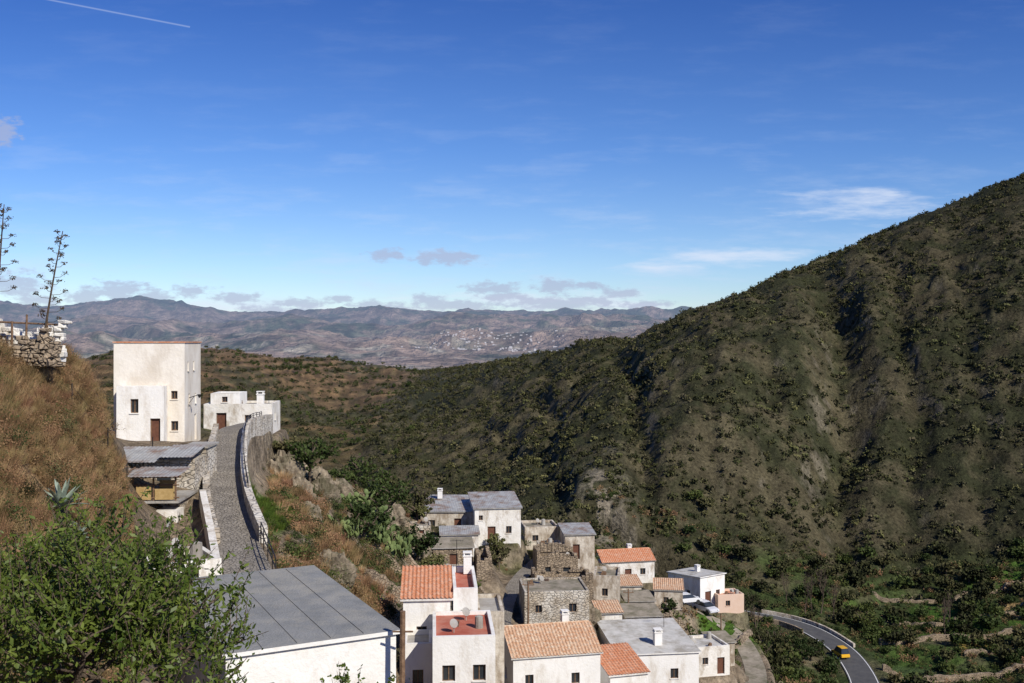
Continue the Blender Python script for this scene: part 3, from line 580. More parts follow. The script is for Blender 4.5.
def gwall(pts,h=1.1,th=.45,m='stone'):
    P=[(x,y,hz(x,y)) for x,y in pts];Q=smooth_path(P,.7);Q=[Vector((p.x+random.uniform(-.08,.08),p.y+random.uniform(-.08,.08),hz(p.x,p.y))) for p in Q]
    mb=MB()
    for p,s in frames(Q):
        j=random.uniform(-.3,.18)
        for a,z in ((-th/2,-1.2),(-th/2,h+j),(th/2,h+j),(th/2,-1.2)): mb.v.append(tuple(p+s*a+Vector((0,0,z))))
    for i in range(len(Q)-1):
        for k in range(3): mb.f.append((4*i+k,4*i+k+1,4*i+k+5,4*i+k+4))
    n=4*(len(Q)-1);mb.f.append((0,1,2,3));mb.f.append((n+3,n+2,n+1,n));return mb.obj('dry_stone_wall',M[m])
for p in (((-9,107),(-5,107.2),(-1.8,106)),((2.4,111),(8,110.5),(9,110.6)),
          ((-9,92),(-5,92.5),(-2,91)),((1.4,97),(6,96),(9.5,97)),((12,115),(17,116.5),(21,119)),((-20,100),(-16,103),(-12,106)),((-11,76),(-8.5,82),(-7,90)),((21,119),(23,124),(28,131)),((-14,110),(-10,113),(-9.6,115)),
          ((72,196),(84,199),(100,200)),((78,210),(92,209),(112,213)),((66,178),(78,180),(96,182)),((34,150),(42,154),(50,160)),((24,130),(29,133),(34,140)),((-14,99),(-10,100),(-7,99)),((18,130),(21,133),(24,134)),((86,190),(96,191),(108,195)),((80,222),(96,221),(120,225)),((-13,96),(-9,95),(-6,96)),((-12,87),(-9,87.5),(-7.5,88))):
    gwall(p,random.uniform(.6,1.2))
def rock(x,y,s,h,seed):
    bm=bmesh.new();bmesh.ops.create_icosphere(bm,subdivisions=5,radius=1)
    P=np.array([v.co[:] for v in bm.verts])
    n=fbm(P[:,0]*1.6+seed*7+P[:,2]*.9,P[:,1]*1.6+P[:,2]*1.5,300+seed,6,True);n3_=fbm(P[:,0]*6+P[:,2]*5,P[:,1]*6-P[:,2]*4,340+seed,4,True)
    for v,k,k2 in zip(bm.verts,n,n3_):
        q=v.co*(1+.38*k+.10*k2);v.co=Vector((q.x*s,q.y*s*.8,(round(q.z*4+k)/4*.4+q.z*.6)*h))
    me=bpy.data.meshes.new('rock_outcrop');bm.to_mesh(me);bm.free();me.materials.append(M['rock'])
    o=bpy.data.objects.new('rock_outcrop',me);o.location=(x,y,hz(x,y)-.35*h);link(o)
for i,(x,y,s,h) in enumerate(((-19.3,84,1.6,2.2),(-17.4,81,1.2,1.5),(-18.5,91,1.9,2.1),(-16.5,95,1.6,1.4),(-15.2,74,1.1,1.0),(-13.2,100,1.6,1.5),(-6,97,1.6,1.3),(9.6,105,1.4,1.6),(1.5,117.5,1.5,1.5),(11.5,129.5,1.6,1.6),(-10.6,107,1.6,1.6),(17,117,2,2),(21,128,1.8,1.6),
    (-12,66,1.4,1.3),(-16.8,88,1.4,1.8),(19.5,106,1.6,1.8),(12,137,2,1.8),(-2.5,132,2.0,1.6),(18.5,110.5,1.6,1.8),(8,107.5,1.3,1.3),(10,100,1.4,1.4),(14.5,120.5,1.5,1.6),(22.5,118,1.6,1.6),(-13.5,107,1.7,1.6),(-9.5,99.5,1.6,1.4))): rock(x,y,s,h,i)
# ---------------------------------------------------------------- foliage protos
def rq(n,size,asp=1.0):
    a=rng.normal(size=(n,3));a/=np.linalg.norm(a,axis=1)[:,None];b=rng.normal(size=(n,3));b-=a*(a*b).sum(1)[:,None];b/=np.linalg.norm(b,axis=1)[:,None]
    s=size*rng.uniform(.6,1.3,(n,1))
    a=a*s*asp;b=b*s
    return np.stack([-a-b*.35,a*0-b,a+b*.2,a*0+b*.9],1)*.5
def leafmesh(name,P,size,m,parent,asp=1.0):
    q=rq(len(P),size,asp)+P[:,None,:];return mesh_np(name,q.reshape(-1,3),np.arange(len(P)*4).reshape(-1,4),m,parent)
def clump_pts(n,nc,R=1,squash=.8,cs=.3):
    c=rng.normal(size=(nc,3));c/=np.linalg.norm(c,axis=1)[:,None];c*=rng.uniform(.25,.8,(nc,1))*R;c[:,2]=np.abs(c[:,2])*squash+.15*R
    p=c[rng.integers(0,nc,n)]+rng.normal(size=(n,3))*cs*R*rng.uniform(.4,1,(n,1));p[:,2]=np.maximum(p[:,2],0.02);return p
def blades(n,h,lean,wd):
    b=np.zeros((n,3,3));a=rng.uniform(0,6.283,n);r=rng.uniform(0,.35,n)*h
    x=np.cos(a)*r;y=np.sin(a)*r;hh=h*rng.uniform(.5,1.1,n);l=lean*hh*rng.uniform(.2,1,n);a2=a+rng.normal(0,.6,n)
    px,py=-np.sin(a2+rng.normal(0,1,n))*wd,np.cos(a2)*wd
    b[:,0]=np.stack([x-px,y-py,0*x],1);b[:,1]=np.stack([x+px,y+py,0*x],1);b[:,2]=np.stack([x+np.cos(a2)*l,y+np.sin(a2)*l,hh],1)
    return b
def scatter(top,groups):
    e=empty(top)
    for k,(build,pts,size) in enumerate(groups):
        n=len(pts)
        if n==0: continue
        a=rng.uniform(0,6.283,n);c=np.cos(a)*size*.5;s=np.sin(a)*size*.5
        q=np.zeros((n,4,3))
        for i,(cx,sx) in enumerate(((1,1),(-1,1),(-1,-1),(1,-1))):
            q[:,i,0]=pts[:,0]+cx*c-sx*s;q[:,i,1]=pts[:,1]+cx*s+sx*c;q[:,i,2]=pts[:,2]
        ins=mesh_np('scatter_%d'%k,q.reshape(-1,3),np.arange(n*4).reshape(-1,4),None,e)
        ins.instance_type='FACES';ins.use_instance_faces_scale=True;ins.instance_faces_scale=1.0
        ins.show_instancer_for_render=False;ins.show_instancer_for_viewport=False
        build(ins)
    return e
def P_shrub(m,n=70,s=.34,nc=7): return lambda par: leafmesh('shrub',clump_pts(n,nc),s,M[m],par)
def P_blades(m,n=90,h=1.0,lean=.6,wd=.02): return lambda par: mesh_np('tuft',blades(n,h,lean,wd).reshape(-1,3),np.arange(n*3).reshape(-1,3),M[m],par)
def inhouse(x,y,mg=.6):
    r=np.zeros(x.shape,bool)
    for hh in HOUSES:
        A=np.array(hh['A']);B=np.array(hh['B']);ex=(B-A);L=np.linalg.norm(ex);ex/=L;ey=np.array([-ex[1],ex[0]])
        lx=(x-A[0])*ex[0]+(y-A[1])*ex[1];ly=(x-A[0])*ey[0]+(y-A[1])*ey[1]
        y0=-7 if hh['name']=='red_terraced_house' else (-3 if hh['name']=='large_white_house' else 0)
        L2=L+2 if hh['name']=='red_terraced_house' else L
        r|=(lx>-mg)&(lx<L2+mg)&(ly>y0-mg)&(ly<hh['D']+mg)
    for P,rf,fa,dr in PATHS: r|=path_dist(x,y,P)<rf+.35
    r|=(x>-24)&(x<-18)&(y>51)&(y<63)
    return r
def samp(n,u0,u1,d0,d1,keep=None):
    u=rng.uniform(u0,u1,n);d=np.sqrt(rng.uniform(d0*d0,d1*d1,n));x=u*d;y=d
    k=~inhouse(x,y) if d0<230 else np.ones(n,bool)
    if keep is not None: k&=keep(x,y,u*1000+512)
    x=x[k];y=y[k];return np.stack([x,y,Hgt(x,y)-.05],1)
def split(pts,builders,s0,s1,pw=1.5):
    n=len(pts);g=rng.integers(0,len(builders),n);sz=s0+(s1-s0)*rng.uniform(0,1,n)**pw
    return [(b,pts[g==i],sz[g==i]) for i,b in enumerate(builders)]
mk=lambda x,y,p:(mt(x,y)>-.05)&(mt(x,y)<1.12)&(mwest(x,y)>.4)&(rng.uniform(0,1,x.shape)<.32+.85*sst(.36,.60,fbm(x/16,y/16,201,5)*.5+.5))
P1=samp(95000,-.20,.62,185,800,mk)
scatter('mountain_scrub',split(P1,[P_shrub('shrub',46,.4),P_shrub('shrub',44,.42,5),P_shrub('shrub2',44,.4),P_shrub('shrub3',44,.4),P_shrub('shrub',60,.36,9),P_shrub('shrub2',44,.4)],.4,1.75,2.6))
def rows(x,y,p):
    z=Hgt(x,y);k=np.abs((z/3.6)%1-.5)
    return (mwest(x,y)<.5)&(((k>.34)&(rng.uniform(0,1,x.shape)<.9))|(rng.uniform(0,1,x.shape)<.05+.75*sst(.5,.62,fbm(x/40,y/40,211,4)*.5+.5)*(z<-25)))
P2=samp(14000,-.42,-.05,270,950,rows)
scatter('hill_scrub',split(P2,[P_shrub('shrub',50,.4),P_shrub('shrub2',50,.4),P_shrub('green',50,.4),P_shrub('shrub',50,.4)],.7,2.3,1.8))
P3=samp(7500,.06,.6,120,235,lambda x,y,p:rng.uniform(0,1,x.shape)<.2+.9*sst(.38,.62,fbm(x/14,y/14,221,4)*.5+.5))
scatter('valley_scrub',split(P3,[P_shrub('green',110,.24,9),P_shrub('shrub',100,.27,8),P_shrub('dry',90,.2,8),P_shrub('green',110,.24,7),P_shrub('shrub3',100,.24,7)],.35,1.5,2))
P3b=samp(2600,-.26,.1,135,300,lambda x,y,p:(mt(x,y)<.05))
scatter('ravine_scrub',split(P3b,[P_shrub('green',110,.25,9),P_shrub('shrub',110,.25,8)],.8,2.6,1.6))
P4=samp(6200,-.26,.19,45,135,lambda x,y,p:rng.uniform(0,1,x.shape)<.18+.8*sst(.38,.6,fbm(x/7,y/7,231,4)*.5+.5))
scatter('village_bushes',split(P4,[P_shrub('green',320,.13,12),P_shrub('shrub2',280,.13,10),P_shrub('green',260,.14,8),P_blades('straw',140,1,.7,.022),P_shrub('shrub',280,.13,10),P_blades('dry',140,1,.7,.022)],.2,1.05,2))
P5=samp(760,-.24,-.12,52,90,lambda x,y,p:fbm(x/5,y/5,241,3)>-.15)
scatter('dry_bushes',split(P5,[P_shrub('dry',420,.10,12),P_shrub('dry',420,.09,9),P_blades('dry',220,1.1,.7,.02),P_blades('straw',220,1.0,.8,.02),P_shrub('green',380,.11,9)],.4,1.1,1.3))
agz=lambda x,y:((x+15.6)**2+(y-34.6)**2>2.2)&~((np.abs(x/y+.441)<.03)&(y>29)&(y<35))
P6=samp(7200,-.62,-.375,17,60,lambda x,y,p:(p<130)&((y>30)|(rng.uniform(0,1,x.shape)<.35))&agz(x,y))
scatter('dry_grass',split(P6,[P_blades('straw',200,.9,.8,.014),P_blades('dry',200,1.0,.9,.014),P_blades('straw',200,.8,1.0,.014),P_blades('straw',180,.7,1.1,.014),P_shrub('dry',320,.07,12)],.3,.85,1.4))
P7=samp(600,-.62,-.37,14,46,lambda x,y,p:((y<33)|(rng.uniform(0,1,x.shape)<.45))&(p<125)&agz(x,y))
scatter('bank_shrubs',split(P7,[P_shrub('shrub',600,.075,14),P_shrub('green',600,.075,12),P_shrub('dry',600,.075,12)],.3,.9,1.4))
gp=[]
for x,y,rx,ry,n in ((-17.8,98,4,4,260),(-16.2,67,1.2,6,260),(30,139,5,6,260)):
    a=rng.uniform(0,6.283,n);r=np.sqrt(rng.uniform(0,1,n));gx_,gy_=x+rx*r*np.cos(a),y+ry*r*np.sin(a);k=~inhouse(gx_,gy_,.1);gp.append(np.stack([gx_[k],gy_[k],Hgt(gx_[k],gy_[k])-.03],1))
scatter('green_grass',[(P_blades('grass',120,.5,.8,.03),np.concatenate(gp),rng.uniform(.6,1.2,sum(len(q) for q in gp)))])
# ---------------------------------------------------------------- trees
def tree(name,basep,h,R,nl,ls,leaf='green',seed=1,levels=3,trunk=.12,spread=.75,asp=1.0,squash=.8,bare=False,shoots=0):
    rs=random.Random(seed);e=empty(name,basep);mb=MB();tips=[]
    def grow(p,d,L,r,lv):
        q=p;seg=3
        for i in range(seg):
            d=(d+Vector((rs.gauss(0,.16),rs.gauss(0,.16),rs.gauss(.04,.08)))).normalized()
            nq=q+d*(L/seg);r2=r*(1-.3*(i+1)/seg);mb.beam(q,nq,r*(1-.3*i/seg),r2,5 if lv>1 else 7);q=nq
            if lv>=levels-1: tips.append((q.copy(),d.copy(),lv==levels and i==seg-1))
        if lv<levels:
            k=rs.randint(3,4) if lv else 5
            for j in range(k):
                a=6.283*(j+rs.random()*.8)/k;o=Vector((math.cos(a),math.sin(a),0))
                nd=(d*(.55 if lv else .6)+o*spread*rs.uniform(.6,1.2)+Vector((0,0,.15))).normalized()
                grow(q-d*rs.uniform(0,.25)*L,nd,L*rs.uniform(.6,.85),r*.6,lv+1)
    grow(Vector((0,0,-.3)),Vector((.08,0,1)),h*.36,trunk,0)
    t=np.array([tuple(p) for p,_,_ in tips]);rr=np.percentile(np.hypot(t[:,0],t[:,1]),92);zz=t[:,2].max()
    sx=R/rr;sz=h/zz
    f=lambda x,y,z:(x*(1+(sx-1)*min(1,max(0,z/(h*.3)))),y*(1+(sx-1)*min(1,max(0,z/(h*.3)))),z*sz)
    mb.v=[f(*v) for v in mb.v]
    ex=[]
    if shoots:
        ends=[(Vector(f(*p)),d) for p,d,l in tips if l]
        for k in range(shoots):
            p,d=rs.choice(ends);d=(d*.5+Vector((rs.gauss(0,.35),rs.gauss(0,.35),.75))).normalized();L=rs.uniform(.25,.75)
            q=p+d*L+Vector((rs.gauss(0,.05),rs.gauss(0,.05),0));mb.beam(p,q,.008,.004,4)
            for j in range(int(L*34)):
                ex.append(tuple(p.lerp(q,rs.random())+Vector((rs.gauss(0,.035),rs.gauss(0,.035),rs.gauss(0,.03)))))
    mb.obj('trunk_and_limbs',M['bark'],e)
    if not bare:
        t=t*np.array([sx,sx,sz]);w=rng.uniform(.0,1,len(t))**2.5;w/=w.sum()
        p=t[rng.choice(len(t),nl,p=w)]+rng.normal(size=(nl,3))*R*(.075 if shoots else .11)*np.array([1,1,.8])
        if ex: p=np.concatenate([p,np.array(ex)])
        leafmesh('leaves',p,ls,M[leaf],e,asp)
    return e
tree('almond_tree',(-4.85,13.2,hz(-4.85,13.2)),3.5,2.0,8500,.105,'leaf',5,4,.09,.9,.4,shoots=620)
tree('almond_tree',(-6.9,14.2,hz(-6.9,14.2)),2.7,1.5,4500,.105,'leaf',8,4,.07,.9,.4,shoots=300)
tree('fig_bush',(-3.6,23.5,hz(-3.6,23.5)),hz(-3.6,23.5)*-1-7.95,.9,2600,.12,'leaf',9,3,.06,.8,.6,shoots=60)
for i,(x,y,h,R,lf) in enumerate(((-17.5,86,4.2,2.3,'green'),(-19.6,89,3.4,1.6,'shrub'),(-12.5,94,4.5,2.6,'green'),(-9.5,97,3.6,2,'green'),(-15,105,3.5,2,'green'),(-7.6,84,2.8,1.6,'green'),
     (-12.6,84,3.2,2,'green'),(-11.5,122,3.5,2,'shrub'),(14,116,3,1.6,'green'),(21,131,3.2,1.8,'green'),(35,153,5,2.6,'shrub'),(40,160,5.5,3,'shrub'),(44,172,5,3,'green'),(32,160,5,2.6,'shrub'),(23,126,3.2,1.8,'green'),(-2.5,97,2.4,1.2,'green'),
     (-13.5,111,4,2.4,'shrub'),(-17,110,4,2.4,'green'),(28,132,3.4,1.9,'green'),(18.8,117,2.6,1.5,'green'),(47,198,6,3,'shrub'),(72,203,5,2.8,'green'),(38,145,4,2.2,'green'),(49,171,5,2.6,'green'),(34,139,3.6,2,'shrub'),(29,152,4,2.2,'green'))):
    tree('olive_tree' if lf=='shrub' else 'garden_tree',(x,y,hz(x,y)),h,R,1300,.26,lf,20+i,2,.12,.8)
gt=samp(60,-.09,.2,90,136,lambda x,y,p:~inhouse(x,y,1.3))[:24]
for i,p in enumerate(gt):
    tree('garden_tree',(p[0],p[1],p[2]),random.uniform(1.8,3.0),random.uniform(.9,1.6),800,.24,random.choice(['green','shrub','shrub3']),90+i,2,.08,.8)
for i,(x,y,h) in enumerate(((61,208,9),(63,210,8),(66,206,8),(58,211,7),(88,203,7),(46,188,6),(64.5,209,10),(90,206,8))):
    tree('bare_poplar_tree',(x,y,hz(x,y)),h,1.4,10,.3,'dry',60+i,3,.16,.35,bare=True)
def tproto(par):
    leafmesh('crown',clump_pts(360,14,1,.9,.22)+np.array([0,0,.5]),.22,M['shrub'],par);mb=MB();mb.beam((0,0,-.2),(.05,0,.7),.08,.05);mb.beam((.05,0,.7),(.4,.2,1.2),.05,.02);mb.beam((.05,0,.7),(-.3,-.2,1.2),.05,.02);mb.obj('trunk',M['bark'],par)
def tproto2(par): leafmesh('crown',clump_pts(360,11,1,1.0,.22)+np.array([0,0,.4]),.22,M['green'],par)
P8=samp(420,.13,.6,150,240,lambda x,y,p:rng.uniform(0,1,x.shape)<.25+.6*sst(.45,.6,fbm(x/20,y/20,251,3)*.5+.5))
scatter('valley_trees',split(P8,[tproto,tproto2],1.4,2.8))
P9=samp(700,-.42,-.10,300,850,lambda x,y,p:(fbm(x/50,y/50,261,3)>.05))
scatter('hillside_trees',split(P9[P9[:,2]<-14],[tproto,tproto2],1.4,2.6))
# ---------------------------------------------------------------- agaves, cactus
def agave(loc,R,seed):
    rs=random.Random(seed);mb=MB()
    for i in range(26):
        a=i*2.399;el=math.radians(15+65*(i/26)+rs.uniform(-6,6));L=R*rs.uniform(.85,1.1);w=.10*R;d=Vector((math.cos(a),math.sin(a),0));s=Vector((-d.y,d.x,0));k=len(mb.v);n=7
        for j in range(n+1):
            t=j/n;r=L*t;z=math.sin(el)*r-(.28*L*t*t*(1-el/1.5));x=math.cos(el)*r;ww=w*(1-t)**.6*(.75+.8*t*(1-t)*2)+.003
            c=d*x+Vector((0,0,z+.05))
            mb.v+=[tuple(c-s*ww+Vector((0,0,ww*.45))),tuple(c-Vector((0,0,.03*(1-t)))),tuple(c+s*ww+Vector((0,0,ww*.45)))]
        for j in range(n):
            q=k+3*j;mb.f+=[(q,q+1,q+4,q+3),(q+1,q+2,q+5,q+4)]
    o=mb.obj('agave_plant',M['agave'],smooth=True);o.location=loc
for i,(x,y,r) in enumerate(((-15.6,34.6,1.05),(-14.6,33.6,.65),(-18.3,89,.9))): agave((x,y,hz(x,y)+.25),r,i)
def stalk(loc,h,lean,seed):
    rs=random.Random(seed);mb=MB();leaf=[];n=14
    pts=[Vector((lean*(k/n)**1.4,.1*k/n,-.3+(h+.3)*k/n)) for k in range(n+1)]
    for k in range(n): mb.beam(pts[k],pts[k+1],.075*(1-.75*k/n),.075*(1-.75*(k+1)/n),6)
    for j in range(26):
        t=.42+.57*j/26;f=t*n;k=min(int(f),n-1);p=pts[k].lerp(pts[k+1],f-k);a=j*2.4+rs.uniform(-.3,.3);L=.62*(1-.75*max(0,(t-.6)/.4))*rs.uniform(.7,1.1)
        o=Vector((math.cos(a),math.sin(a),0));m=p+o*L*.6+Vector((0,0,.02));e=p+o*L+Vector((0,0,.16));mb.beam(p,m,.016,.012,4);mb.beam(m,e,.012,.008,4)
        for _ in range(34): leaf.append(tuple(e+Vector((rs.gauss(0,.07),rs.gauss(0,.07),rs.gauss(.03,.04)))))
    em_=empty('dead_agave_stalk',loc);mb.obj('mast',M['stalk'],em_);leafmesh('seed_heads',np.array(leaf),.07,M['stalk'],em_)
stalk((-20.9,44.2,hz(-20.9,44.2)),6.7,1.0,1);stalk((-23.0,44.5,hz(-23,44.5)),6.4,.35,2)
def cactus(loc,W,n,seed):
    rs=random.Random(seed);bm=bmesh.new();pads=[]
    for i in range(n):
        if i<n//4 or not pads: p=Vector((rs.uniform(-W,W),rs.uniform(-W*.6,W*.6),.1));d=Vector((rs.gauss(0,.3),rs.gauss(0,.3),1)).normalized()
        else:
            b,bd,s=rs.choice(pads);p=b+bd*s*1.7;d=(bd+Vector((rs.gauss(0,.6),rs.gauss(0,.6),.25))).normalized()
            if p.z>2.4: continue
        s=rs.uniform(.18,.30);pads.append((p,d,s))
        rot=d.to_track_quat('Z','Y').to_matrix().to_4x4()@Matrix.Rotation(rs.uniform(0,3.14),4,'Z')
        bmesh.ops.create_icosphere(bm,subdivisions=2,radius=1,matrix=Matrix.Translation(p+d*s*.9)@rot@Matrix.Diagonal((s*.75,s*.17,s*1.05,1)))
    me=bpy.data.meshes.new('prickly_pear');bm.to_mesh(me);bm.free();me.materials.append(M['cactus'])
    for p in me.polygons:p.use_smooth=True
    o=bpy.data.objects.new('prickly_pear_cactus',me);o.location=loc;link(o)
for i,(x,y,w) in enumerate(((-13.0,90,1.8),(-11.2,88.5,1.6),(-14.6,92.5,1.5),(-10.8,93,1.4),(-12.3,86,1.3),(-13.4,79,1.2))): cactus((x,y,hz(x,y)-.1),w,150,i)
# ---------------------------------------------------------------- ruin wall, fence, shed, post
def rubble(name,x0,x1,y,z0,hf,seed,m='lstone',dep=.5):
    rs=random.Random(seed);bm=bmesh.new();z=z0
    while z<z0+2.6:
        x=x0+rs.uniform(0,.2)
        while x<x1:
            w=rs.uniform(.18,.42);h=rs.uniform(.14,.24)
            if z-z0<hf((x-x0)/(x1-x0)):
                bmesh.ops.create_cube(bm,size=2,matrix=Matrix.Translation((x+w/2,y+rs.uniform(-.08,.08),z+h/2))@Matrix.Rotation(rs.uniform(-.15,.15),4,'Y')@Matrix.Rotation(rs.uniform(-.3,.3),4,'Z')@Matrix.Diagonal((w*.5,dep*.5,h*.52,1)))
            x+=w
        z+=.19
    for v in bm.verts: v.co+=Vector((rs.gauss(0,.02),rs.gauss(0,.03),rs.gauss(0,.02)))
    bmesh.ops.bevel(bm,geom=bm.edges[:],offset=.03,segments=1,affect='EDGES')
    me=bpy.data.meshes.new(name);bm.to_mesh(me);bm.free();me.materials.append(M[m]);o=bpy.data.objects.new(name,me);link(o);return o
rubble('ruined_stone_wall',-24.5,-20.0,44.0,-1.1,lambda s:1.2+.3*math.sin(s*9)+.2*math.sin(s*23)-(.5 if s>.9 else 0),3,'stone')
rubble('ruined_whitewashed_wall',-23.8,-20.4,45.3,-.9,lambda s:1.45+.3*math.sin(s*7+1)+.2*math.sin(s*19),4,'white2')
mb=MB()
for x,h in ((-22.9,1.7),(-21.6,1.5),(-20.6,1.4),(-22.2,1.2)): mb.beam((x,44.4,-.8),(x+random.uniform(-.2,.2),44.4,-.3+h),.06,.045)
mb.beam((-23.5,44.45,.9),(-20.2,44.45,.75),.05,.04);mb.obj('wooden_frame',M['wood'])
mb=MB()
pf=[(-19.8,45),(-19.6,48.5),(-20.4,53),(-21.4,58),(-23,64)];pp=[Vector((x,y,hz(x,y))) for x,y in pf]
for p in pp: mb.beam(p+Vector((0,0,-.2)),p+Vector((0,0,1.2)),.035)
for a,b in zip(pp[:-1],pp[1:]):
    for k in (.4,.8,1.1): mb.beam(a+Vector((0,0,k)),b+Vector((0,0,k)),.008,n=4)
mb.obj('wire_fence',M['metal'])
sh=empty('wooden_shed',(-23.2,56,-10.6),.06)
b=MB();b.box(0,4.6,0.0,5.5,-2,1.7);b.box(0,4.6,3.0,5.5,1.703,3.6);b.box(3.2,4.62,5.6,8.4,-2,4.0);b.box(-.2,.15,-3.6,-.004,-2.5,1.1);b.box(4.3,4.7,-3.6,-1.45,-2.5,.3);b.obj('stone_base',M['lstone'],sh)
b=MB();b.box(2.3,4.75,-1.4,-.004,-2,1.3);b.obj('white_base',M['white2'],sh)
b=MB();b.box(-.1,4.8,-1.3,3.0,1.705,1.83);b.box(3.1,4.75,5.5,8.5,4.003,4.12);b.obj('floor_slabs',M['concrete'],sh)
b=MB()
for x in (0,1.15,2.3,3.4,4.6): b.beam((x,-1.15,1.83),(x,-1.15,3.2),.06)
for x in (0.3,1.2,2.2,3.2,4.2): b.beam((x,-3.5,-2.0),(x,-3.5,.75),.07)
b.beam((-.1,-3.5,.75),(4.6,-3.5,.35),.07)
for z in (2.0,2.7): b.beam((-.1,-1.2,z),(4.8,-1.2,z),.04)
for i in range(22): b.beam((.1+i*.15,-1.22,1.86),(.1+i*.15+random.uniform(-.04,.04),-1.22,2.5+random.uniform(-.1,.3)),.035)
for i in range(9): b.beam((2.4+i*.2,-3.55,-1.9),(2.4+i*.2,-3.55,-.5+random.uniform(-.2,.2)),.05)
b.beam((-.2,-1.2,3.15),(4.9,-1.2,3.15),.06)
for i in range(9): b.beam((-.1+i*.6,-1.5,3.2),(-.1+i*.6,1.2,3.38),.045)
b.obj('timber_frame',M['wood'],sh)
b=MB()
b.box(2.5,3.3,-1.26,-1.22,1.9,2.65);b.box(3.5,4.5,-1.26,-1.22,1.9,2.5);b.box(1.3,2.1,-.9,-.8,2.2,2.9);b.box(3.6,4.4,-.7,-.6,1.84,2.9);b.box(.4,1.1,-3.4,-3.35,-1.5,-.2);b.obj('yellow_boards',M['ywood'],sh)
b=MB();sheet(b,(-.3,1.4,3.62),(3.0,0,0),(0,4.2,.5),'corr');sheet(b,(2.75,1.9,3.85),(2.0,0,0),(0,3.4,.4),'corr');sheet(b,(2.1,-1.9,3.22),(2.8,0,0),(0,3.0,.2),'corr');sheet(b,(-.35,-1.4,3.05),(2.3,0,0),(0,2.4,.3),'corr');sheet(b,(-.3,-3.8,.85),(2.4,0,0),(0,2.3,.35),'corr');sheet(b,(2.2,-3.7,.6),(2.5,0,0),(0,2.1,.3),'corr');b.obj('sheet_roof',M['corr'],sh)
b=MB();b.box(.9,1.9,-.01,.02,-1.6,1.2);b.box(.3,1.2,2.97,2.995,1.9,3.2);b.box(2.4,3.2,2.97,2.995,1.9,3.2);b.obj('opening_shade_panels',M['glass'],sh)  # flat dark panels painted in for the shade inside openings
clutter(sh,.2,4.4,-1.0,.6,1.835,5,7);clutter(sh,.6,4.0,-3.2,-1.8,-.6,6,6)
mb=MB();mb.beam((-3.25,29.3,-14),(-3.2,29.3,-7.9),.09,.08,8);mb.beam((-3.5,29.3,-8.5),(-2.9,29.3,-8.5),.03);mb.obj('wooden_post',M['wood'])
for x,y in ((1.6,99),(13.5,116),(28,134)):
    mb=MB();z=hz(x,y);mb.beam((x,y,z-.5),(x,y,z+6),.11,.08,8);mb.beam((x-.6,y,z+5.6),(x+.6,y,z+5.6),.05)
    for k in (-.5,0,.5): mb.beam((x+k,y,z+5.6),(x+k,y,z+5.85),.04,.03)
    mb.obj('utility_pole',M['wood'])
# ---------------------------------------------------------------- cars
def car(loc,rot,color,van=False):
    e=empty('car',loc,rot);m=mat('car_paint',color,[c*.95 for c in color],1,.3,0,spec=.5)
    W=1.7;ht=1.9 if van else 1.45
    def ext(prof,w0,w1,zs,name,mm):
        bm=bmesh.new();a=[];c=[]
        for x,z in prof:
            f=(z-zs[0])/(zs[1]-zs[0]);w=(w0+(w1-w0)*f)/2;a.append(bm.verts.new((x,-w,z)));c.append(bm.verts.new((x,w,z)))
        bm.faces.new(a);bm.faces.new(c[::-1]);n=len(a)
        for i in range(n): bm.faces.new((a[i],c[i],c[(i+1)%n],a[(i+1)%n]))
        bmesh.ops.recalc_face_normals(bm,faces=bm.faces);bmesh.ops.bevel(bm,geom=bm.edges[:],offset=.05,segments=2,affect='EDGES')
        me=bpy.data.meshes.new(name);bm.to_mesh(me);bm.free();me.materials.append(mm);link(bpy.data.objects.new(name,me),e)
    ext([(-2.05,.35),(-2.0,.8),(-1.75,.92),(.95,.92),(1.75,.78),(2.05,.6),(2.05,.32)],W,W*.96,(.3,.95),'body',m)
    ext([(-1.85,.93),(-1.6,ht-.06),(-1.3,ht),(.1,ht),(.35,ht-.06),(1.05,.93)],W*.95,W*.74,(.9,ht),'cabin_glass',M['glass'])
    ext([(-1.62,ht-.03),(-1.3,ht+.03),(.1,ht+.03),(.36,ht-.03)],W*.78,W*.76,(ht-.05,ht+.05),'roof',m)
    wb=MB()
    for x in (-1.3,1.3):
        for y in (-.78,.78): wb.beam((x,y-.1,.32),(x,y+.1,.32),.32,n=16)
    wb.obj('wheels',mat('tyre_rubber',(.02,.02,.02),(.03,.03,.03),1,.8,0),e)
    lb=MB();lb.box(2.0,2.09,-.7,-.4,.55,.68);lb.box(2.0,2.09,.4,.7,.55,.68);lb.obj('headlights',M['paint'],e)
car((60.6,184.5,-58.06),math.radians(100),(.75,.42,.03),True)
car((24.6,140.6,hz(24.6,140.6)+.1),math.radians(20),(.7,.7,.7))
car((27.6,142.6,hz(27.6,142.6)+.1),math.radians(-60),(.6,.6,.62))
# ---------------------------------------------------------------- distant village
dv=MB()
for i in range(260):
    x=rng.normal(-.022,.032)*6000;y=rng.uniform(5200,6250)-abs(x+130)*.6;z=hz(x,y);s=rng.uniform(3,8);dv.box(x-s,x+s,y-s*.7,y+s*.7,z-8,z+rng.uniform(3,7))
dv.obj('distant_village',M['fartown'])
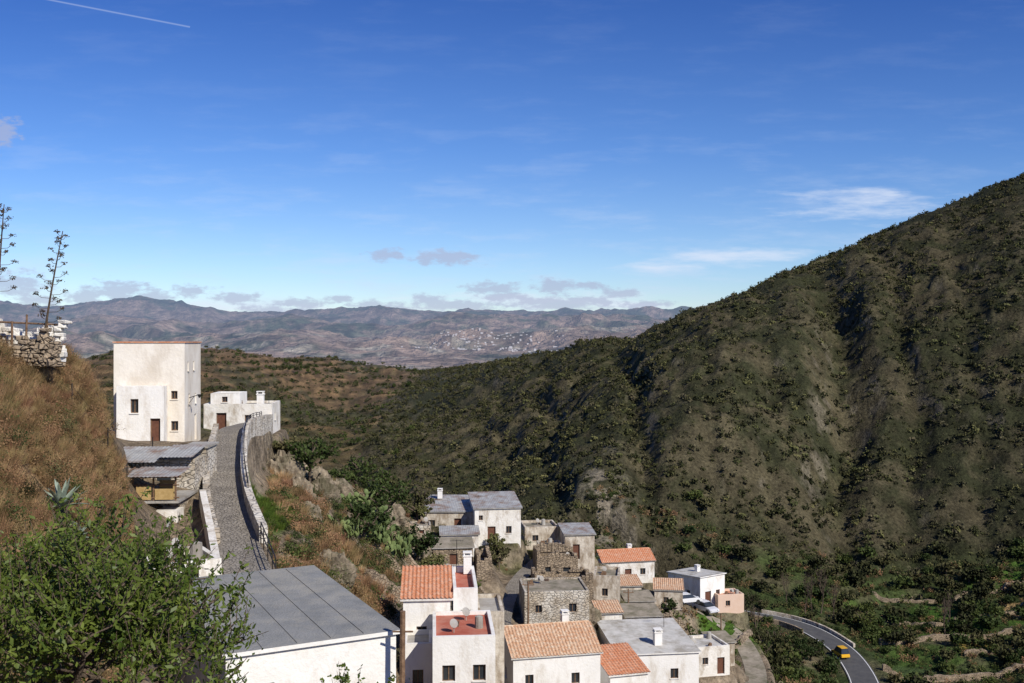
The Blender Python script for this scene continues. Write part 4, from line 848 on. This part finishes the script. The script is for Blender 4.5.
# ---------------------------------------------------------------- sun, sky
sv=Vector((.50,-.58,.60)).normalized()
sl_=bpy.data.lights.new('sun','SUN');sl_.energy=5.0;sl_.angle=math.radians(.5);sl_.color=(1,.94,.84)
so=bpy.data.objects.new('sun',sl_);so.rotation_euler=sv.to_track_quat('Z','Y').to_euler();link(so)
W=bpy.data.worlds.new('World');scene.world=W;W.use_nodes=True;nt=W.node_tree;bg=nt.nodes['Background'];bg.inputs[1].default_value=.11
sky=nn(nt,'ShaderNodeTexSky',sky_type='NISHITA');sky.sun_disc=False;sky.sun_elevation=math.asin(sv.z);sky.sun_rotation=math.atan2(sv.x,sv.y)%(2*math.pi)
sky.altitude=900;sky.air_density=1.0;sky.dust_density=.3;sky.ozone_density=2.5
def MA(op,a,b=None,c=None):
    n=nn(nt,'ShaderNodeMath',operation=op)
    for i,v in enumerate((a,b,c)):
        if v is None: continue
        if isinstance(v,(int,float)): n.inputs[i].default_value=v
        else: nt.links.new(v,n.inputs[i])
    return n.outputs[0]
tc=nn(nt,'ShaderNodeTexCoord').outputs['Generated'];sp=nn(nt,'ShaderNodeSeparateXYZ');nt.links.new(tc,sp.inputs[0])
yy=MA('MAXIMUM',sp.outputs[1],.05);u=MA('DIVIDE',sp.outputs[0],yy);v=MA('DIVIDE',sp.outputs[2],yy)
cb=nn(nt,'ShaderNodeCombineXYZ');nt.links.new(u,cb.inputs[0]);nt.links.new(v,cb.inputs[1]);uv=cb.outputs[0]
tint=ramp(nt,MA('MULTIPLY',v,2.2),[(0.0,(.96,.98,1.05)),(.16,(.80,.93,1.14)),(.42,(.50,.73,1.13)),(.8,(.27,.50,1.0))])
skc=mixc(nt,1,sky.outputs[0],tint,'MULTIPLY')
def stretch(sx,sy,sc,det,r):
    mp=nn(nt,'ShaderNodeMapping');mp.inputs['Scale'].default_value=(sx,sy,1);nt.links.new(uv,mp.inputs[0]);return noise(nt,mp.outputs[0],sc,det,r)
def ells(L,nz,lo,hi):
    mn=None
    for (px,py,rx,ry) in L:
        cx=(px-512)/1000;cy=(341.5-py)/1000;rx/=1000;ry/=1000
        m=nn(nt,'ShaderNodeVectorMath',operation='MULTIPLY_ADD');nt.links.new(uv,m.inputs[0]);m.inputs[1].default_value=(1/rx,1/ry,0);m.inputs[2].default_value=(-cx/rx,-cy/ry,0)
        l=nn(nt,'ShaderNodeVectorMath',operation='LENGTH');nt.links.new(m.outputs[0],l.inputs[0]);mn=l.outputs['Value'] if mn is None else MA('MINIMUM',mn,l.outputs['Value'])
    k=MA('ADD',MA('SUBTRACT',1.0,mn),MA('MULTIPLY',MA('SUBTRACT',nz,.5),2.8))
    r=nn(nt,'ShaderNodeMapRange',interpolation_type='SMOOTHSTEP');nt.links.new(k,r.inputs[0]);r.inputs[1].default_value=lo;r.inputs[2].default_value=hi;return r.outputs[0]
nz1=stretch(1,2.2,60,5,.62);nz2=stretch(1,6,14,6,.6)
white=ells([(860,203,95,22),(735,257,110,11),(540,300,150,12),(650,268,60,8),(330,312,150,9),(220,308,120,8),(640,305,80,8)],nz2,.0,1.2)
skc=mixc(nt,MA('MULTIPLY',white,.7),skc,(7.0,7.6,8.8))
band=nn(nt,'ShaderNodeMapRange',interpolation_type='SMOOTHSTEP');nt.links.new(stretch(1,5,9,6,.62),band.inputs[0]);band.inputs[1].default_value=.46;band.inputs[2].default_value=.72
vm=ramp(nt,MA('MULTIPLY',v,4),[(0,1),(.18,.8),(.6,.3),(1,0.08)])
skc=mixc(nt,MA('MULTIPLY',MA('MULTIPLY',band.outputs[0],vm),.5),skc,(5.8,6.7,8.5))
cum=ells([(118,291,36,13),(85,298,26,11),(445,258,38,9),(386,255,22,7),(492,288,30,7),(552,286,26,9),(18,284,36,14),(-5,132,28,18),(430,301,30,7),(236,298,28,7),(192,291,24,7),(620,294,20,7),(560,303,70,8),(150,297,26,9),(460,306,60,7),(375,306,40,6),(300,303,40,6),(505,297,30,6),(35,300,34,7),(270,310,40,5),(590,286,18,5),(340,299,18,5),(645,305,30,5)],nz1,-.1,.6)
skc=mixc(nt,MA('MULTIPLY',cum,.66),skc,(3.9,4.3,5.9))
ax,ay,bx,by=(40-512)/1e3,(341.5+2)/1e3,(190-512)/1e3,(341.5-27)/1e3;Lc=math.hypot(bx-ax,by-ay);tx,ty=(bx-ax)/Lc,(by-ay)/Lc
al=MA('SUBTRACT',MA('ADD',MA('MULTIPLY',u,tx),MA('MULTIPLY',v,ty)),ax*tx+ay*ty);ac=MA('ABSOLUTE',MA('SUBTRACT',MA('ADD',MA('MULTIPLY',u,-ty),MA('MULTIPLY',v,tx)),-ax*ty+ay*tx))
ct=MA('MULTIPLY',MA('LESS_THAN',al,Lc),MA('MAXIMUM',MA('SUBTRACT',1.0,MA('DIVIDE',ac,.0012)),0.0));ct=MA('MULTIPLY',ct,MA('GREATER_THAN',al,-.2))
skc=mixc(nt,MA('MULTIPLY',ct,.32),skc,(6,7,9))
nt.links.new(skc,bg.inputs[0])
# ---------------------------------------------------------------- camera
cd=bpy.data.cameras.new('camera');cd.sensor_width=36;cd.lens=35.156;cd.clip_start=.1;cd.clip_end=60000
co=bpy.data.objects.new('camera',cd);co.location=(0,0,0);co.rotation_euler=(math.radians(90),0,0);link(co);scene.camera=co
scene.view_settings.view_transform='Standard';scene.view_settings.look='None';scene.view_settings.exposure=0
